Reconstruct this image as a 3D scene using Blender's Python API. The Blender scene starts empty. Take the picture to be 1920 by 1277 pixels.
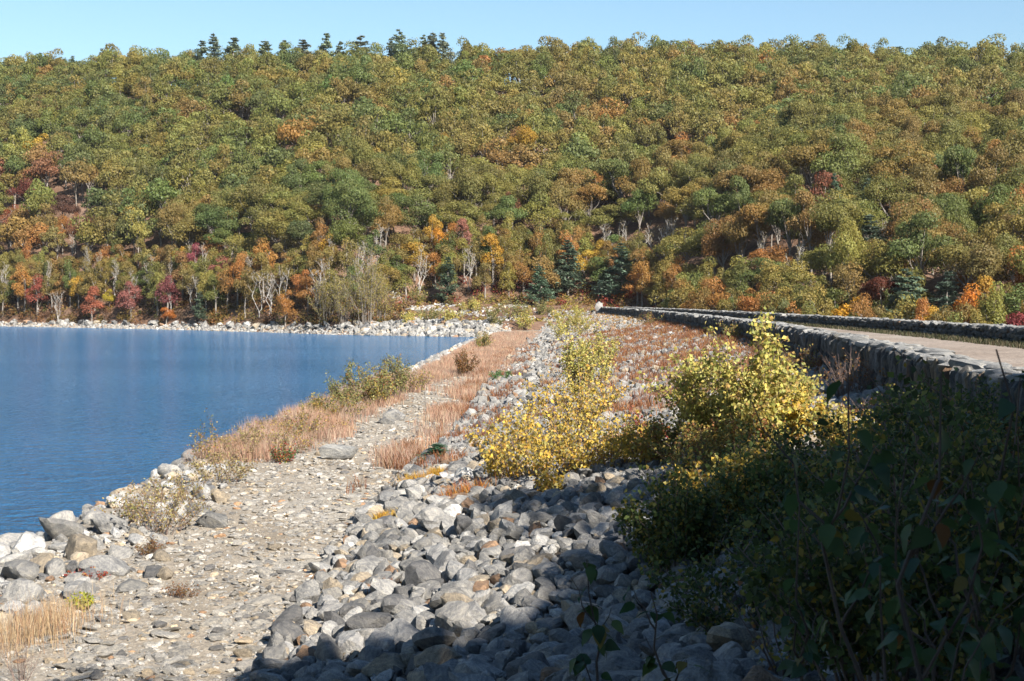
import bpy, bmesh, math
import numpy as np
from mathutils import Vector

R = math.radians
rng = np.random.default_rng(11)
scene = bpy.context.scene
COL = scene.collection

# ------------------------------------------------------------------ camera, sky, sun, exposure
F = 2637.0                     # focal length in pixels of a 1920 px wide frame
EYE, HOR = 6.5, 565.0          # eye height over the water, height of the horizon in that frame
cam_d = bpy.data.cameras.new('camera')
cam = bpy.data.objects.new('camera', cam_d)
COL.objects.link(cam)
cam_d.sensor_width = 36.0
cam_d.lens = F / 1920 * 36
cam_d.clip_start, cam_d.clip_end = 0.1, 8000
PITCH = math.atan((638.5 - HOR) / F)
cam.location = (0, 0, EYE)
cam.rotation_euler = (math.pi / 2 - PITCH, 0, 0)
cam_d.dof.use_dof = True
cam_d.dof.focus_distance = 55.0
cam_d.dof.aperture_fstop = 9.0
scene.camera = cam

SUN_EL, SUN_AZ = R(34), R(147)          # azimuth clockwise from +Y (straight ahead): behind, to the right
SUNV = np.array([math.sin(SUN_AZ) * math.cos(SUN_EL), math.cos(SUN_AZ) * math.cos(SUN_EL), math.sin(SUN_EL)])
world = bpy.data.worlds.new('World')
scene.world = world
world.use_nodes = True
wn = world.node_tree
sky = wn.nodes.new('ShaderNodeTexSky')
sky.sky_type = 'NISHITA'
sky.sun_disc = False
sky.sun_elevation = SUN_EL
sky.sun_rotation = SUN_AZ
sky.altitude = 200
sky.air_density = 1.5
sky.dust_density = 0.0
sky.ozone_density = 6.0
wn.links.new(sky.outputs[0], wn.nodes['Background'].inputs[0])
wn.nodes['Background'].inputs[1].default_value = 0.051
sd = bpy.data.lights.new('sun', 'SUN')
sd.energy = 5.0
sd.angle = R(0.53)
sd.color = (1.0, 0.94, 0.85)
sun = bpy.data.objects.new('sun', sd)
COL.objects.link(sun)
sun.rotation_euler = Vector(SUNV).to_track_quat('Z', 'Y').to_euler()
vs = scene.view_settings
vs.view_transform = 'Standard'
vs.look = 'None'
vs.exposure = 1.62
vs.gamma = 1.0

# ------------------------------------------------------------------ mesh helpers
def mesh_np(name, V, Fc, tint=None, smooth=False, sharp=None):
    V = np.asarray(V, dtype=np.float32); Fc = np.asarray(Fc, dtype=np.int32)
    me = bpy.data.meshes.new(name)
    n, k = Fc.shape
    me.vertices.add(len(V)); me.vertices.foreach_set('co', V.ravel())
    me.loops.add(n * k); me.loops.foreach_set('vertex_index', Fc.ravel())
    me.polygons.add(n)
    me.polygons.foreach_set('loop_start', np.arange(0, n * k, k, dtype=np.int32))
    if smooth or sharp:
        me.polygons.foreach_set('use_smooth', np.ones(n, dtype=bool))
    if tint is not None:
        a = me.color_attributes.new('tint', 'FLOAT_COLOR', 'POINT')
        c = np.ones((len(V), 4), dtype=np.float32); c[:, :3] = tint
        a.data.foreach_set('color', c.ravel())
    me.update(calc_edges=True)
    if sharp:
        me.set_sharp_from_angle(angle=R(sharp))
    return me

def obj(name, me, mat=None, parent=None, **props):
    o = bpy.data.objects.new(name, me)
    COL.objects.link(o)
    if mat is not None and len(me.materials) == 0:
        me.materials.append(mat)
    if parent is not None:
        o.parent = parent
    for k, v in props.items():
        o[k] = v
    return o

def empty(name, loc, rz=0.0, sc=(1, 1, 1), **props):
    o = bpy.data.objects.new(name, None)
    COL.objects.link(o)
    o.location = loc; o.rotation_euler = (0, 0, rz); o.scale = sc
    o.empty_display_size = 0.2
    for k, v in props.items():
        if v is not None:
            o[k] = v
    return o

def join(parts):
    """[(V,F,tint)] -> one V,F,tint"""
    vs_, fs_, ts_, off = [], [], [], 0
    for V, Fc, T in parts:
        vs_.append(V); fs_.append(Fc + off); ts_.append(np.broadcast_to(T, (len(V), 3))); off += len(V)
    return np.concatenate(vs_), np.concatenate(fs_), np.concatenate(ts_)

def nrm(a):
    return a / np.maximum(np.linalg.norm(a, axis=-1, keepdims=True), 1e-9)

def tube(P, rad, k=5):
    P = np.asarray(P, float); n = len(P); rad = np.asarray(rad, float)
    T = nrm(np.gradient(P, axis=0))
    ref = np.array([0.31, 0.95, 0.05])
    A = nrm(np.cross(T, ref)); B = np.cross(T, A)
    th = np.arange(k) * 2 * np.pi / k
    V = P[:, None, :] + rad[:, None, None] * (np.cos(th)[None, :, None] * A[:, None, :] + np.sin(th)[None, :, None] * B[:, None, :])
    V = V.reshape(-1, 3)
    i = np.arange(n - 1)[:, None]; j = np.arange(k)[None, :]
    a = i * k + j; b = i * k + (j + 1) % k
    Fc = np.stack([a, b, b + k, a + k], -1).reshape(-1, 4)
    return V, Fc

def rotm(n, tilt, r=rng):
    """n random rotations: any heading, limited tilt"""
    a = r.uniform(0, 2 * np.pi, n); b = r.normal(0, tilt, n); c = r.normal(0, tilt, n)
    ca, sa, cb, sb, cc, sc = np.cos(a), np.sin(a), np.cos(b), np.sin(b), np.cos(c), np.sin(c)
    z, o = np.zeros(n), np.ones(n)
    Rz = np.stack([ca, -sa, z, sa, ca, z, z, z, o], -1).reshape(n, 3, 3)
    Rx = np.stack([o, z, z, z, cb, -sb, z, sb, cb], -1).reshape(n, 3, 3)
    Ry = np.stack([cc, z, sc, z, o, z, -sc, z, cc], -1).reshape(n, 3, 3)
    return Rx @ Ry @ Rz

_ICO = {}
def ico(sub):
    if sub not in _ICO:
        bm = bmesh.new(); bmesh.ops.create_icosphere(bm, subdivisions=sub, radius=1.0)
        V = np.array([v.co[:] for v in bm.verts]); Fc = np.array([[v.index for v in f.verts] for f in bm.faces])
        bm.free(); _ICO[sub] = (nrm(V), Fc)
    return _ICO[sub]

def rock_vf(seed, sub, boxy=False, flat=1.0):
    r = np.random.default_rng(seed)
    D, Fc = ico(sub)
    if boxy:
        N = np.concatenate([np.eye(3), -np.eye(3)]) + r.normal(0, .13, (6, 3))
        off = r.uniform(.6, .72, 6)
        N = np.concatenate([nrm(N), nrm(r.normal(0, 1, (5, 3)))]); off = np.concatenate([off, r.uniform(.8, .95, 5)])
        soft = 16
    else:
        N = nrm(r.normal(0, 1, (11, 3))); off = r.uniform(.52, .95, 11); soft = 60
    dn = np.maximum(D @ N.T, 1e-3)
    rad = off[None] / dn
    rad = (rad ** -soft).sum(1) ** (-1 / soft)
    rad = np.minimum(rad, 1.12)
    ph = r.uniform(0, 6, 3)
    rad *= 1 + .035 * np.sin(D[:, 0] * 7 + ph[0]) * np.sin(D[:, 1] * 8 + ph[1]) + .02 * np.sin(D[:, 2] * 13 + ph[2])
    rad *= 1 + .03 * np.sin(D @ r.normal(0, 9, 3) + ph[0]) + .018 * np.sin(D @ r.normal(0, 17, 3) + ph[1])
    V = D * rad[:, None]
    if not boxy:
        V = V * np.array([1, r.uniform(.68, .9), r.uniform(.55, .8) * flat])
    return V, Fc

def scatter_rocks(variants, pos, scale, rot, tints, r=rng):
    pick = r.integers(0, len(variants), len(pos)); parts = []
    for k, (V, Fc) in enumerate(variants):
        m = np.where(pick == k)[0]
        if not len(m): continue
        W = np.einsum('nij,nvj->nvi', rot[m], V[None] * scale[m][:, None, :]) + pos[m][:, None, :]
        nv = len(V)
        Fn = (Fc[None] + (np.arange(len(m)) * nv)[:, None, None]).reshape(-1, 3)
        T = np.repeat(tints[m], nv, axis=0)
        parts.append((W.reshape(-1, 3), Fn, T))
    return join(parts)

# ------------------------------------------------------------------ materials
G = .70                      # overall albedo of the place
def new_mat(name):
    m = bpy.data.materials.new(name); m.use_nodes = True
    nt = m.node_tree; b = nt.nodes['Principled BSDF']
    return m, nt, b

class NT:
    def __init__(s, nt): s.nt = nt
    def __call__(s, kind, **kw):
        n = s.nt.nodes.new('ShaderNode' + kind)
        for k, v in kw.items():
            if k.startswith('i_'):
                n.inputs[k[2:].replace('_', ' ')].default_value = v
            else: setattr(n, k, v)
        return n
    def link(s, a, b): s.nt.links.new(a, b)
    def ramp(s, fac, stops):
        n = s.nt.nodes.new('ShaderNodeValToRGB'); e = n.color_ramp.elements
        while len(e) < len(stops): e.new(0.5)
        for q, (p, c) in zip(e, stops):
            q.position = p; q.color = (*c, 1) if len(c) == 3 else c
        s.link(fac, n.inputs[0]); return n.outputs[0]
    def mix(s, fac, a, b, mode='MIX'):
        n = s.nt.nodes.new('ShaderNodeMix'); n.data_type = 'RGBA'; n.blend_type = mode
        for v, i in ((fac, 0), (a, 6), (b, 7)):
            if hasattr(v, 'links'): s.link(v, n.inputs[i])
            else: n.inputs[i].default_value = v if i == 0 else (*v, 1)
        return n.outputs[2]

def foliage_mat(name, trans=.32, rough=.55):
    m, nt, b = new_mat(name); N = NT(nt)
    at = N('Attribute', attribute_name='tint'); oi = N('ObjectInfo')
    c = N.mix(1.0, N.mix(1.0, at.outputs['Color'], oi.outputs['Color'], 'MULTIPLY'), (G, G, G), 'MULTIPLY')
    N.link(c, b.inputs['Base Color']); b.inputs['Roughness'].default_value = rough
    b.inputs['Specular IOR Level'].default_value = .25
    tr = N('BsdfTranslucent'); mx = N('MixShader'); mx.inputs[0].default_value = trans
    N.link(c, tr.inputs[0]); N.link(b.outputs[0], mx.inputs[1]); N.link(tr.outputs[0], mx.inputs[2])
    N.link(mx.outputs[0], nt.nodes['Material Output'].inputs[0])
    return m

def bark_mat(name, c1, c2, scale=6):
    m, nt, b = new_mat(name); N = NT(nt)
    tc = N('TexCoord'); mp = N('Mapping'); mp.inputs['Scale'].default_value = (1, 1, .25)
    no = N('TexNoise'); no.inputs['Scale'].default_value = scale; no.inputs['Detail'].default_value = 6
    N.link(tc.outputs['Object'], mp.inputs[0]); N.link(mp.outputs[0], no.inputs['Vector'])
    N.link(N.mix(1.0, N.ramp(no.outputs[0], [(.35, c1), (.65, c2)]), (G, G, G), 'MULTIPLY'), b.inputs['Base Color'])
    b.inputs['Roughness'].default_value = .85
    return m

def rock_mat(name, use_obj):
    m, nt, b = new_mat(name); N = NT(nt)
    if use_obj:
        oi = N('ObjectInfo'); tc = N('TexCoord')
        sc = N('VectorMath', operation='SCALE'); sc.inputs['Scale'].default_value = 90
        cm = N('CombineXYZ'); N.link(oi.outputs['Random'], cm.inputs[0]); N.link(oi.outputs['Random'], cm.inputs[2])
        N.link(cm.outputs[0], sc.inputs[0])
        ad = N('VectorMath', operation='ADD'); N.link(tc.outputs['Object'], ad.inputs[0]); N.link(sc.outputs[0], ad.inputs[1])
        vec = ad.outputs[0]; col = oi.outputs['Color']; k = 1.0
    else:
        ge = N('NewGeometry'); at = N('Attribute', attribute_name='tint')
        sw = N('VectorMath', operation='MULTIPLY_ADD')          # swirl the bands from stone to stone
        N.link(at.outputs['Color'], sw.inputs[0]); sw.inputs[1].default_value = (37, 51, 43); N.link(ge.outputs['Position'], sw.inputs[2])
        vec = sw.outputs[0]; col = at.outputs['Color']; k = 2.2
    n1 = N('TexNoise'); n1.inputs['Scale'].default_value = 2.2 * k; n1.inputs['Detail'].default_value = 8; n1.inputs['Roughness'].default_value = .62
    N.link(vec, n1.inputs['Vector'])
    wv = N('TexWave', wave_type='BANDS', bands_direction='DIAGONAL')
    wv.inputs['Scale'].default_value = 2.0 * k; wv.inputs['Distortion'].default_value = 9; wv.inputs['Detail'].default_value = 4; wv.inputs['Detail Scale'].default_value = 1.3
    N.link(vec, wv.inputs['Vector'])
    n2 = N('TexNoise'); n2.inputs['Scale'].default_value = 24 * k; n2.inputs['Detail'].default_value = 5
    N.link(vec, n2.inputs['Vector'])
    c1 = N.ramp(n1.outputs[0], [(.28, (.5, .51, .53)), (.5, (.98, .97, .95)), (.72, (1.4, 1.34, 1.22))])
    c2 = N.ramp(wv.outputs[0], [(.1, (.9, .9, .92)), (.6, (1, 1, 1)), (.95, (1.14, 1.12, 1.09))])
    c3 = N.ramp(n2.outputs[0], [(.3, (.72, .72, .72)), (.6, (1.1, 1.1, 1.1))])
    c = N.mix(1, N.mix(1, N.mix(1, c1, c2, 'MULTIPLY'), c3, 'MULTIPLY'), N.mix(1, col, (G, G, G), 'MULTIPLY'), 'MULTIPLY')
    N.link(c, b.inputs['Base Color']); b.inputs['Roughness'].default_value = .85
    b.inputs['Specular IOR Level'].default_value = .3
    bp = N('Bump'); bp.inputs['Strength'].default_value = .8; bp.inputs['Distance'].default_value = .05
    mx = N('Math', operation='MULTIPLY_ADD'); N.link(n1.outputs[0], mx.inputs[0]); mx.inputs[1].default_value = 2.0; N.link(n2.outputs[0], mx.inputs[2])
    N.link(mx.outputs[0], bp.inputs['Height']); N.link(bp.outputs[0], b.inputs['Normal'])
    return m

def ground_mat(name, cols, scale=1.0, fine=30.0, bump=.4):
    """cols: dark, mid, light earth colours mixed by three scales of noise"""
    m, nt, b = new_mat(name); N = NT(nt)
    ge = N('NewGeometry')
    a = N('TexNoise'); a.inputs['Scale'].default_value = .35 * scale; a.inputs['Detail'].default_value = 6
    d = N('TexNoise'); d.inputs['Scale'].default_value = fine; d.inputs['Detail'].default_value = 6; d.inputs['Roughness'].default_value = .7
    v = N('TexVoronoi'); v.inputs['Scale'].default_value = fine * .45
    for q in (a, d, v): N.link(ge.outputs['Position'], q.inputs['Vector'])
    c1 = N.ramp(a.outputs[0], [(.3, cols[0]), (.5, cols[1]), (.7, cols[2])])
    c2 = N.ramp(d.outputs[0], [(.3, (.55, .53, .5)), (.5, (.95, .95, .95)), (.68, (1.35, 1.33, 1.3))])
    c3 = N.ramp(v.outputs['Color'], [(.1, (.75, .75, .76)), (.9, (1.2, 1.2, 1.2))])
    N.link(N.mix(1, N.mix(1, N.mix(1, c1, c2, 'MULTIPLY'), c3, 'MULTIPLY'), (G, G, G), 'MULTIPLY'), b.inputs['Base Color'])
    b.inputs['Roughness'].default_value = .95; b.inputs['Specular IOR Level'].default_value = .15
    bp = N('Bump'); bp.inputs['Strength'].default_value = bump; bp.inputs['Distance'].default_value = .06
    N.link(d.outputs[0], bp.inputs['Height']); N.link(bp.outputs[0], b.inputs['Normal'])
    return m

M_LEAF = foliage_mat('foliage', .44)
M_NEEDLE = foliage_mat('needles', .3, .6)
M_GRASS = foliage_mat('dry_grass', .3, .7)
M_BARK = bark_mat('bark_grey_brown', (.13, .11, .09), (.32, .28, .24))
M_BIRCH = bark_mat('bark_pale', (.3, .27, .24), (.52, .49, .45), 3)
M_TWIG = bark_mat('twig_brown', (.10, .065, .05), (.22, .15, .12))
M_STEM = bark_mat('sapling_stem', (.05, .035, .03), (.10, .07, .055))
M_ROCK = rock_mat('gneiss_boulder', True)
M_ROCKS = rock_mat('gneiss_stones', False)
M_BENCH = ground_mat('bench_gravel', ((.27, .22, .16), (.345, .295, .23), (.39, .355, .30)), 1.0, 26)
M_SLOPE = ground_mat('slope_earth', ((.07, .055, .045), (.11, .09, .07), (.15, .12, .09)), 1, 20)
M_ROAD = ground_mat('road_sand', ((.26, .205, .16), (.32, .26, .21), (.36, .31, .26)), .6, 14, .2)
M_VERGE = ground_mat('verge_turf', ((.06, .065, .025), (.09, .085, .04), (.15, .125, .07)), 1, 16)  # turf kept dark to stand for the roadside wall's shadow
M_FOREST = ground_mat('leaf_litter', ((.13, .075, .05), (.19, .115, .075), (.26, .17, .12)), .2, 2.5)
M_SHORE = ground_mat('shore_sand', ((.23, .2, .15), (.3, .26, .21), (.34, .31, .26)), .5, 6)

def water_mat():
    m, nt, b = new_mat('lake_water'); N = NT(nt)
    b.inputs['Base Color'].default_value = (.011, .103, .235, 1)
    b.inputs['Roughness'].default_value = .12
    b.inputs['IOR'].default_value = 1.333; b.inputs['Specular IOR Level'].default_value = .27
    ge = N('NewGeometry')
    hs = []
    for sc, ang, amp in ((.7, .5, 1.0), (1.9, .2, .6), (4.6, .8, .3)):
        mp = N('Mapping'); mp.inputs['Rotation'].default_value = (0, 0, ang); mp.inputs['Scale'].default_value = (sc, sc * 2.0, sc)
        n = N('TexNoise'); n.inputs['Scale'].default_value = 1.0; n.inputs['Detail'].default_value = 3; n.inputs['Roughness'].default_value = .55
        N.link(ge.outputs['Position'], mp.inputs[0]); N.link(mp.outputs[0], n.inputs['Vector'])
        q = N('Math', operation='MULTIPLY'); N.link(n.outputs[0], q.inputs[0]); q.inputs[1].default_value = amp
        hs.append(q.outputs[0])
    s = hs[0]
    for h in hs[1:]:
        q = N('Math', operation='ADD'); N.link(s, q.inputs[0]); N.link(h, q.inputs[1]); s = q.outputs[0]
    # calmer and rougher lanes drifting over the lake
    ln = N('TexNoise'); ln.inputs['Scale'].default_value = .03; ln.inputs['Detail'].default_value = 2
    mp = N('Mapping'); mp.inputs['Scale'].default_value = (.5, 1.6, 1); N.link(ge.outputs['Position'], mp.inputs[0]); N.link(mp.outputs[0], ln.inputs['Vector'])
    mr = N('MapRange'); mr.inputs['From Min'].default_value = .35; mr.inputs['From Max'].default_value = .65; mr.inputs['To Min'].default_value = .86; mr.inputs['To Max'].default_value = 1.0
    N.link(ln.outputs[0], mr.inputs['Value'])
    bp = N('Bump'); bp.inputs['Distance'].default_value = 2.4
    N.link(mr.outputs[0], bp.inputs['Strength']); N.link(s, bp.inputs['Height']); N.link(bp.outputs[0], b.inputs['Normal'])
    return m
M_WATER = water_mat()

# ------------------------------------------------------------------ the lie of the land
def smooth_interp(xs, ys, k=9.0):
    g = np.arange(-120, 420, 1.0); v = np.interp(g, xs, ys)
    w = np.exp(-.5 * (np.arange(-30, 31) / k) ** 2); w /= w.sum()
    vp = np.concatenate([np.full(30, v[0]), v, np.full(30, v[-1])])
    sm = np.convolve(vp, w, 'valid')
    return lambda y: np.interp(y, g, sm)
XO = smooth_interp([-60, 20, 42, 60, 77, 114, 178, 226, 260, 300], [-9, -10.6, -11, -10.6, -9.9, -7.8, -6.1, -3.9, -1.0, 4])
XT = smooth_interp([-60, 20, 36, 45, 54, 73, 124, 190, 259, 300], [-2, -3.15, -3.3, -2.7, -1.9, -1.5, 0, 2.9, 5.9, 9], 5)
XW = smooth_interp([-60, 0, 24, 40, 54, 76, 138, 207, 290, 330], [-2, 5.3, 8.3, 10.2, 11.9, 14.1, 16.6, 18.6, 18.4, 18])
XR = smooth_interp([-60, 0, 24, 63, 96, 132, 207, 290, 330], [13, 18, 20.4, 22.9, 23.9, 24.3, 25.2, 23.2, 22.5])

def sstep(a, b, x):
    t = np.clip((x - a) / (b - a), 0, 1); return t * t * (3 - 2 * t)

def lumps(x, y, s):
    return (np.sin(x * 1.3 * s + 1.1) * np.cos(y * 1.1 * s + .4) + .6 * np.sin(x * 2.7 * s + y * 1.9 * s) + .4 * np.cos(y * 4.1 * s - x * 3.3 * s)) / 2

def z_dam(x, y):
    xo, xt, xw, xr = XO(y), XT(y), XW(y), XR(y)
    ks = [(xo - 12, -3.2), (xo - 2.2, -.25), (xo - .3, .9), (xo + 1.6, 1.1), (xt - .4, 1.2), (xt + .5, 1.45), (xw - .7, 4.1), (xw - .2, 4.2),
          (xw + .2, 4.55), (xr - .3, 4.62), (xr + .3, 4.0), (xr + 34, -9.2), (xr + 120, -9.8)]
    z = np.full(np.shape(x), ks[0][1], float)
    for (xa, za), (xb, zb) in zip(ks[:-1], ks[1:]):
        t = np.clip((x - xa) / (xb - xa), 0, 1); z = z + (zb - za) * t
    z = z + .07 * lumps(x, y, .9) * sstep(0, 1.5, xt - x) * sstep(-2, 0, x - xo)
    bank = 4.75 + np.maximum(0, -y) * .1 + .1 * lumps(x, y, .5)
    bank = bank - 8 * sstep(-5, -20, x)
    t = sstep(17.5, 2, y)
    return z * (1 - t) + bank * t

PXK = [-1500, 0, 300, 640, 800, 915, 1040, 1130, 1200, 1300, 1500, 1920, 2600, 3500]
def pk(v): return lambda px: np.interp(px, PXK, v)
D0 = pk([560, 365, 325, 272, 262, 254, 262, 285, 282, 255, 215, 185, 170, 160])
Z0 = pk([-.2, -.2, -.2, -.2, -.2, -.2, 1.2, 4.3, 2.5, -5, -7, -8, -8, -8])
GW = pk([6, 7, 7, 9, 46, 52, 48, 22, 12, 5, 5, 5, 5, 5])
RV = pk([1.3, 1.3, 1.4, 2.0, 2.7, 2.7, 1.5, .4, .3, .3, .3, .3, .3, .3])     # height of the stony bank at the water
GR = pk([.6, .6, .6, .8, 3.4, 3.6, 3.2, 1.2, .8, .5, .5, .5, .5, .5])        # rise of the gentle foot behind it
D1 = pk([700, 560, 520, 480, 480, 480, 480, 480, 480, 478, 470, 465, 450, 440])
SKY_Y = pk([110, 102, 92, 92, 88, 85, 82, 80, 79, 77, 79, 82, 84, 84])
def z_hill(x, y):
    y = np.maximum(y, 1.0); px = 960 + F * x / y
    d0, z0, gw = D0(px), Z0(px), GW(px); d1 = D1(px)
    zr = EYE + d1 * (HOR - SKY_Y(px)) / F - 13.5
    t = y - d0
    zf = z0 + RV(px) * np.clip(t / 6, 0, 1) + GR(px) * sstep(0, 1, np.clip((t - 6) / np.maximum(gw - 6, .5), 0, 1))
    u = np.clip((t - gw) / (d1 - d0 - gw), 0, 1)
    z = zf + (zr - zf) * (u ** .93)
    z = z + 1.8 * lumps(x, y, .045) * np.clip(u * 6, 0, 1) * np.clip((1 - u) * 6, 0.25, 1)
    z = np.where(t < 0, z0 + t * .22, z)
    return z - np.maximum(0, y - d1) * .05
def ground(x, y):
    x = np.asarray(x, float); y = np.asarray(y, float)
    return np.where(y < 300, np.maximum(z_dam(x, y), np.where(y > 150, z_hill(x, y), -99)), z_hill(x, y))

FW = np.array([0, math.cos(PITCH), -math.sin(PITCH)]); UP = np.array([0, math.sin(PITCH), math.cos(PITCH)])
def proj(P):
    P = np.asarray(P, float) - np.array([0, 0, EYE]); d = P @ FW
    return np.stack([960 + F * P[..., 0] / d, 638.5 - F * (P @ UP) / d, d], -1)
_T = np.concatenate([np.arange(3, 120, .06), np.arange(120, 620, .4)])
def hit(px, py):
    """the point of the ground seen there"""
    d = FW + np.array([1, 0, 0]) * (px - 960) / F + UP * (638.5 - py) / F
    P = np.array([0, 0, EYE]) + _T[:, None] * d
    b = P[:, 2] < ground(P[:, 0], P[:, 1])
    i = int(np.argmax(b)) if b.any() else len(_T) - 1
    return P[i, 0], P[i, 1], float(ground(P[i, 0], P[i, 1]))

def grid_mesh(name, X, Y, Z, **kw):
    n, m = X.shape
    V = np.stack([X, Y, Z], -1).reshape(-1, 3)
    i = np.arange(n - 1)[:, None]; j = np.arange(m - 1)[None]
    a = i * m + j
    return mesh_np(name, V, np.stack([a, a + 1, a + m + 1, a + m], -1).reshape(-1, 4), smooth=True, **kw)

def setting(name, me, mat):
    return obj(name, me, mat, kind='structure')

# base sheet out to the horizon
setting('ground', grid_mesh('ground', *np.meshgrid(np.linspace(-2550, 2550, 9), np.linspace(-2550, 2550, 9), indexing='xy'), np.full((9, 9), -10.0)), M_FOREST)
# wooded hill
pxs = np.concatenate([np.arange(-1500, -100, 100), np.arange(-100, 2040, 12), np.arange(2040, 3600, 100)])
ts = np.concatenate([np.arange(-40, 0, 5), np.arange(0, 14, 1), np.arange(14, 70, 4), np.arange(70, 380, 10), np.arange(380, 900, 60)])
PX, TT = np.meshgrid(pxs, ts, indexing='xy')
YY = D0(PX) + TT; XX = (PX - 960) / F * YY
hill = setting('hill', grid_mesh('hill', XX, YY, z_hill(XX, YY)), M_FOREST)
# water
ys = np.concatenate([np.arange(-200, 300, 10.0), [300, 330, 380, 450, 600, 900]])
xr_ = np.where(ys < 300, XT(ys) - .8, (900 - 960) / F * ys)
fr = np.array([0, .6, .9, .97, 1.0])
WX = -2500 + fr[None] * (xr_[:, None] + 2500); WY = np.repeat(ys[:, None], 5, 1)
setting('reservoir_water', grid_mesh('reservoir_water', WX, WY, np.zeros_like(WX)), M_WATER)
# dam strips
sy = np.concatenate([np.arange(-70, -10, 6.0), np.arange(-10, 70, .6), np.arange(70, 304, 2.0)])
def strip(name, fa, fb, n, mat):
    xa, xb = fa(sy), fb(sy)
    X = xa[:, None] + (xb - xa)[:, None] * np.linspace(0, 1, n)[None]; Y = np.repeat(sy[:, None], n, 1)
    return setting(name, grid_mesh(name, X, Y, z_dam(X, Y)), mat)
bench = strip('gravel_bench', lambda y: XO(y) - 12, lambda y: XT(y) + .1, 40, M_BENCH)
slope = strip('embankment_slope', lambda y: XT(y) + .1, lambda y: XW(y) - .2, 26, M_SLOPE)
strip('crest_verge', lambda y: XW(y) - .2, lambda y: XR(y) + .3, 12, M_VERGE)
strip('downstream_slope', lambda y: XR(y) + .3, lambda y: XR(y) + 110, 16, M_FOREST)
def road_z(x, y): return z_dam(x, y) + .03
rx0, rx1 = XW(sy) + .5, XW(sy) + (XR(sy) - XW(sy)) * .80
RX = rx0[:, None] + (rx1 - rx0)[:, None] * np.linspace(0, 1, 8)[None]
RX[:, -1] += .25 * np.sin(sy * .9) + .2 * np.sin(sy * 2.3); RY = np.repeat(sy[:, None], 8, 1)
setting('road', grid_mesh('road', RX, RY, road_z(RX, RY)), M_ROAD)

# ------------------------------------------------------------------ rocks
RK2 = [rock_vf(s, 3) for s in range(12)]
RK1 = [rock_vf(100 + s, 2) for s in range(14)]
RK1F = [rock_vf(100 + s, 3) for s in range(14)]
RK0 = [rock_vf(200 + s, 1) for s in range(10)]
BX1 = [rock_vf(300 + s, 2, True) for s in range(10)]
BX0 = [rock_vf(400 + s, 1, True) for s in range(8)]
ME2 = [mesh_np('boulder_shape', V, Fc, sharp=38) for V, Fc in RK2]
ME1 = [mesh_np('stone_shape', V, Fc, sharp=22) for V, Fc in RK1F]
MEB = [mesh_np('block_shape', V, Fc, sharp=38) for V, Fc in BX1]
for q in ME2 + ME1 + MEB: q.materials.append(M_ROCK)

TONES = [('grey', (.205, .20, .19), .50), ('pale grey', (.285, .28, .27), .24), ('tan', (.29, .245, .185), .12), ('dark grey', (.115, .114, .115), .10),
         ('rust stained', (.25, .16, .10), .03), ('whitish', (.42, .41, .39), .02)]
TW = np.array([t[2] for t in TONES]); TW /= TW.sum()
TC = np.array([t[1] for t in TONES])
def tones(n, r=rng, gain=1.0):
    gain = gain * 1.22
    k = r.choice(len(TONES), n, p=TW)
    return k, TC[k] * r.uniform(.85, 1.15, (n, 1)) * gain

def stone_parts(name, meshes, pos, scale, rot, tint, parent):
    from mathutils import Matrix
    out = []
    for i in range(len(pos)):
        o = obj(name, meshes[int(rng.integers(len(meshes)))], None, parent)
        M = np.eye(4); M[:3, :3] = rot[i] * scale[i][None, :]; M[:3, 3] = pos[i]
        o.matrix_world = Matrix(M.tolist())
        o.color = (*tint[i], 1)
        out.append(o)
    return out

def visible_size(P, rad):
    q = proj(P); ok = (q[:, 0] > -20) & (q[:, 0] < 1940) & (q[:, 1] < 1300) & (q[:, 2] > 1)
    return np.where(ok, rad / q[:, 2], -1)

# --- riprap on the embankment slope
def riprap(ya, yb, sp, rmin, rmax):
    ny = int((yb - ya) / sp); P = []
    for i in range(ny):
        y = ya + (i + .5) * sp
        w = XW(y) - .7 - XT(y) + .6; n = int(w / sp)
        x = XT(y) - .5 + (np.arange(n) + rng.uniform(0, 1, n)) * w / n
        P.append(np.stack([x, y + rng.uniform(-.5, .5, n) * sp], -1))
    P = np.concatenate(P); n = len(P)
    rad = rmin + (rmax - rmin) * rng.beta(1.15, 3.9, n)
    t = (P[:, 0] - XT(P[:, 1])) / (XW(P[:, 1]) - XT(P[:, 1]))
    rad = rad * (1.25 - .4 * np.clip(t, 0, 1))
    z = ground(P[:, 0], P[:, 1]) + rad * rng.uniform(.1, .5, n)
    return np.column_stack([P, z]), rad
PA, RA = riprap(8.6, 62, .235, .075, .40)
PB, RB = riprap(62, 130, .55, .18, .48)
PC, RC = riprap(130, 292, .95, .25, .55)
RT = rotm(len(PA), .5)
kt, tn = tones(len(PA)); sc = RA[:, None] * rng.uniform(.8, 1.15, (len(PA), 3))
vis = visible_size(PA, RA); order = np.argsort(-vis); top, rest = order[:300], order[300:]
stone_parts('stone', ME1, PA[top], sc[top], RT[top], tn[top], slope)
far = np.concatenate([PB, PC]); rf = np.concatenate([RB, RC])
yr = PA[rest][:, 1]
def band(ya, yb, var):
    m = rest[(yr >= ya) & (yr < yb)]; return scatter_rocks(var, PA[m], sc[m], RT[m], tn[m])
V1, V2a, V2 = band(0, 17, RK1F), band(17, 46, RK1), band(46, 99, RK0)
V3 = scatter_rocks(RK0, far, rf[:, None] * rng.uniform(.8, 1.15, (len(far), 3)), rotm(len(far), .5), tones(len(far))[1])
obj('riprap_stones', mesh_np('riprap_stones', *join([V1, V2a, V2, V3]), sharp=24), M_ROCKS, slope, kind='stuff')

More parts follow.
